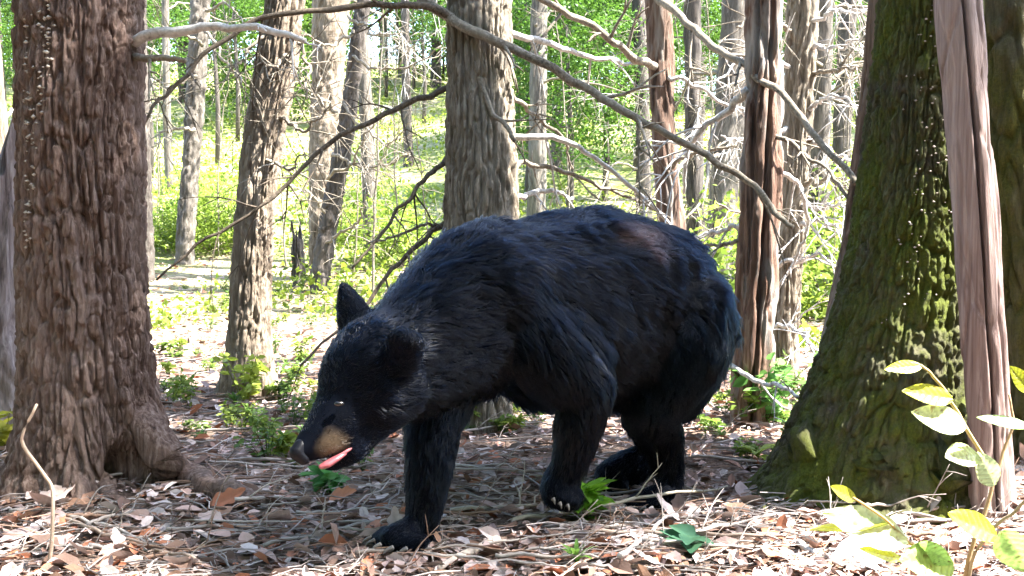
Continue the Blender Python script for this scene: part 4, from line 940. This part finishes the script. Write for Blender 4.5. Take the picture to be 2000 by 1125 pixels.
    NC = 9000; ci = r.choice(N, NC, replace=False); kd = KDTree(NC)
    for a_, q_ in enumerate(ci): kd.insert(p[q_], a_)
    kd.balance(); near = ci[np.array([kd.find(q_)[1] for q_ in p])]
    cl = (.58 * np.clip((Lh - .008) / .02, 0, 1))[:, None, None] * (s ** 1.3)[None, :, None]
    shift = (pts_[near] - pts_); far_ = np.linalg.norm(p[near] - p, axis=1) > .03; cl[far_] = 0
    pts_ = pts_ + shift * cl
    hc = bpy.data.hair_curves.new('fur'); hc.add_curves([K] * N)
    hc.attributes['position'].data.foreach_set('vector', pts_.astype(np.float32).ravel())
    ra = hc.attributes.get('radius') or hc.attributes.new('radius', 'FLOAT', 'POINT')
    rad = (.00075 * np.clip(Lh / .03, .5, 1.1))[:, None] * np.array([1, 1, .85, .6, .15])[None]
    ra.data.foreach_set('value', rad.astype(np.float32).ravel())
    ta = hc.attributes.new('tint', 'FLOAT_COLOR', 'CURVE'); tc = np.ones((N, 4), np.float32); tc[:, :3] = tint(p) * (.7 + .8 * r.random((N, 1))); ta.data.foreach_set('color', tc.ravel())
    hm = bpy.data.materials.new('bear_fur'); hm.use_nodes = True; ht = hm.node_tree; ht.nodes.remove(ht.nodes['Principled BSDF'])
    hb = ht.nodes.new('ShaderNodeBsdfHairPrincipled'); hb.parametrization = 'COLOR'
    at = ht.nodes.new('ShaderNodeAttribute'); at.attribute_name = 'tint'; ht.links.new(at.outputs['Color'], hb.inputs['Color'])
    hb.inputs['IOR'].default_value = 1.24; hb.inputs['Roughness'].default_value = .18; hb.inputs['Radial Roughness'].default_value = .28
    ht.links.new(hb.outputs[0], ht.nodes['Material Output'].inputs['Surface'])
    hc.materials.append(hm)
    fo = bpy.data.objects.new('fur', hc); col.objects.link(fo); fo.parent = bear; fo.location = -base; fo['kind'] = 'stuff'
    # nose, eye, tongue, lip, claws
    def simple(name, c, rough, spec=.5):
        m, t, b = new_mat(name); t.links.new(ramp(t, tex(t, 120, mapping(t, (1, 1, 1)), 4), [(.3, tuple(x * .7 for x in c)), (.7, c)]), b.inputs['Base Color']); b.inputs['Roughness'].default_value = rough; b.inputs['Specular IOR Level'].default_value = spec; return m
    nose_m = simple('nose_leather', (.003, .003, .005), .45, .12); eye_m = simple('eye', (.006, .004, .003), .12); ton_m = simple('tongue', (.30, .075, .085), .35); claw_m = simple('claw', (.14, .125, .11), .3); lip_m = simple('gum', (.36, .10, .11), .4)
    def blob(name, pts_r, mat, sq=(1, 1, 1), sub=2):
        bm = bmesh.new(); 
        B = Bag()
        for (a, ra), (b_, rb) in zip(pts_r[:-1], pts_r[1:]):
            for f in np.linspace(0, 1, 6): B.add((a + (b_ - a) * f)[None] + iv * (ra + (rb - ra) * f) * np.array(sq), None, it)
        tm = bpy.data.objects.new('tmp', B.mesh('tmp')); col.objects.link(tm)
        q = tm.modifiers.new('r', 'REMESH'); q.mode = 'VOXEL'; q.voxel_size = max(.0018, pts_r[0][1] * .16); z = tm.modifiers.new('s', 'SMOOTH'); z.iterations = 4
        dg.update(); d2 = bpy.context.evaluated_depsgraph_get(); mm = bpy.data.meshes.new_from_object(tm.evaluated_get(d2)); mm.name = name; bpy.data.objects.remove(tm); bm.free()
        mm.polygons.foreach_set('use_smooth', np.ones(len(mm.polygons), bool))
        if len(mm.materials): mm.materials.clear()
        return obj(name, mm, mat, bear)
    blob('nose', [(P(588, 872, 2.04), .016), (P(580, 884, 2.032), .0165), (P(592, 896, 2.036), .013)], nose_m)
    blob('tongue', [(P(672, 886, 2.072), .006), (P(656, 896, 2.062), .009), (P(640, 906, 2.054), .0105), (P(630, 911, 2.05), .008)], ton_m, (1.1, 1.3, .7))
    blob('gum', [(P(692, 872, 2.080), .003), (P(676, 882, 2.070), .004), (P(652, 897, 2.058), .004)], lip_m)
    blob('eye', [(P(660, 789, 2.040), .0070), (P(665, 788, 2.043), .0070)], eye_m, (1.2, 1, .85))
    def claw(x, y, d, dx, dy, dd, L=.022):
        q = [P(x, y, d), P(x + dx * .6, y + dy * .35, d + dd * .6), P(x + dx, y + dy, d + dd)]
        V, Q, T = tube(catmull(q, 8), np.linspace(.0055, .0008, 8), 7); obj('claw', mesh_np('claw', V, Q, T), claw_m, bear)
    for x, y, d in [(732, 1058, 2.265), (744, 1066, 2.22), (768, 1072, 2.198), (795, 1074, 2.193), (726, 1052, 2.29)]: claw(x, y - 3, d, -20, 15, -.012)
    for x, y, d in [(1212, 984, 2.755), (1222, 988, 2.72), (1240, 991, 2.706), (1260, 991, 2.70)]: claw(x, y, d, -12, 8, -.01)
    for x, y, d in [(1160, 948, 2.91), (1164, 957, 2.885), (1178, 963, 2.872)]: claw(x, y, d, -8, 10, -.01)
    for x, y, d in [(1080, 974, 2.435), (1093, 982, 2.43), (1108, 986, 2.43)]: claw(x, y, d, 4, 12, -.005)
build_bear()
for o in list(bpy.data.objects):
    if '_at' in o: del o['_at']
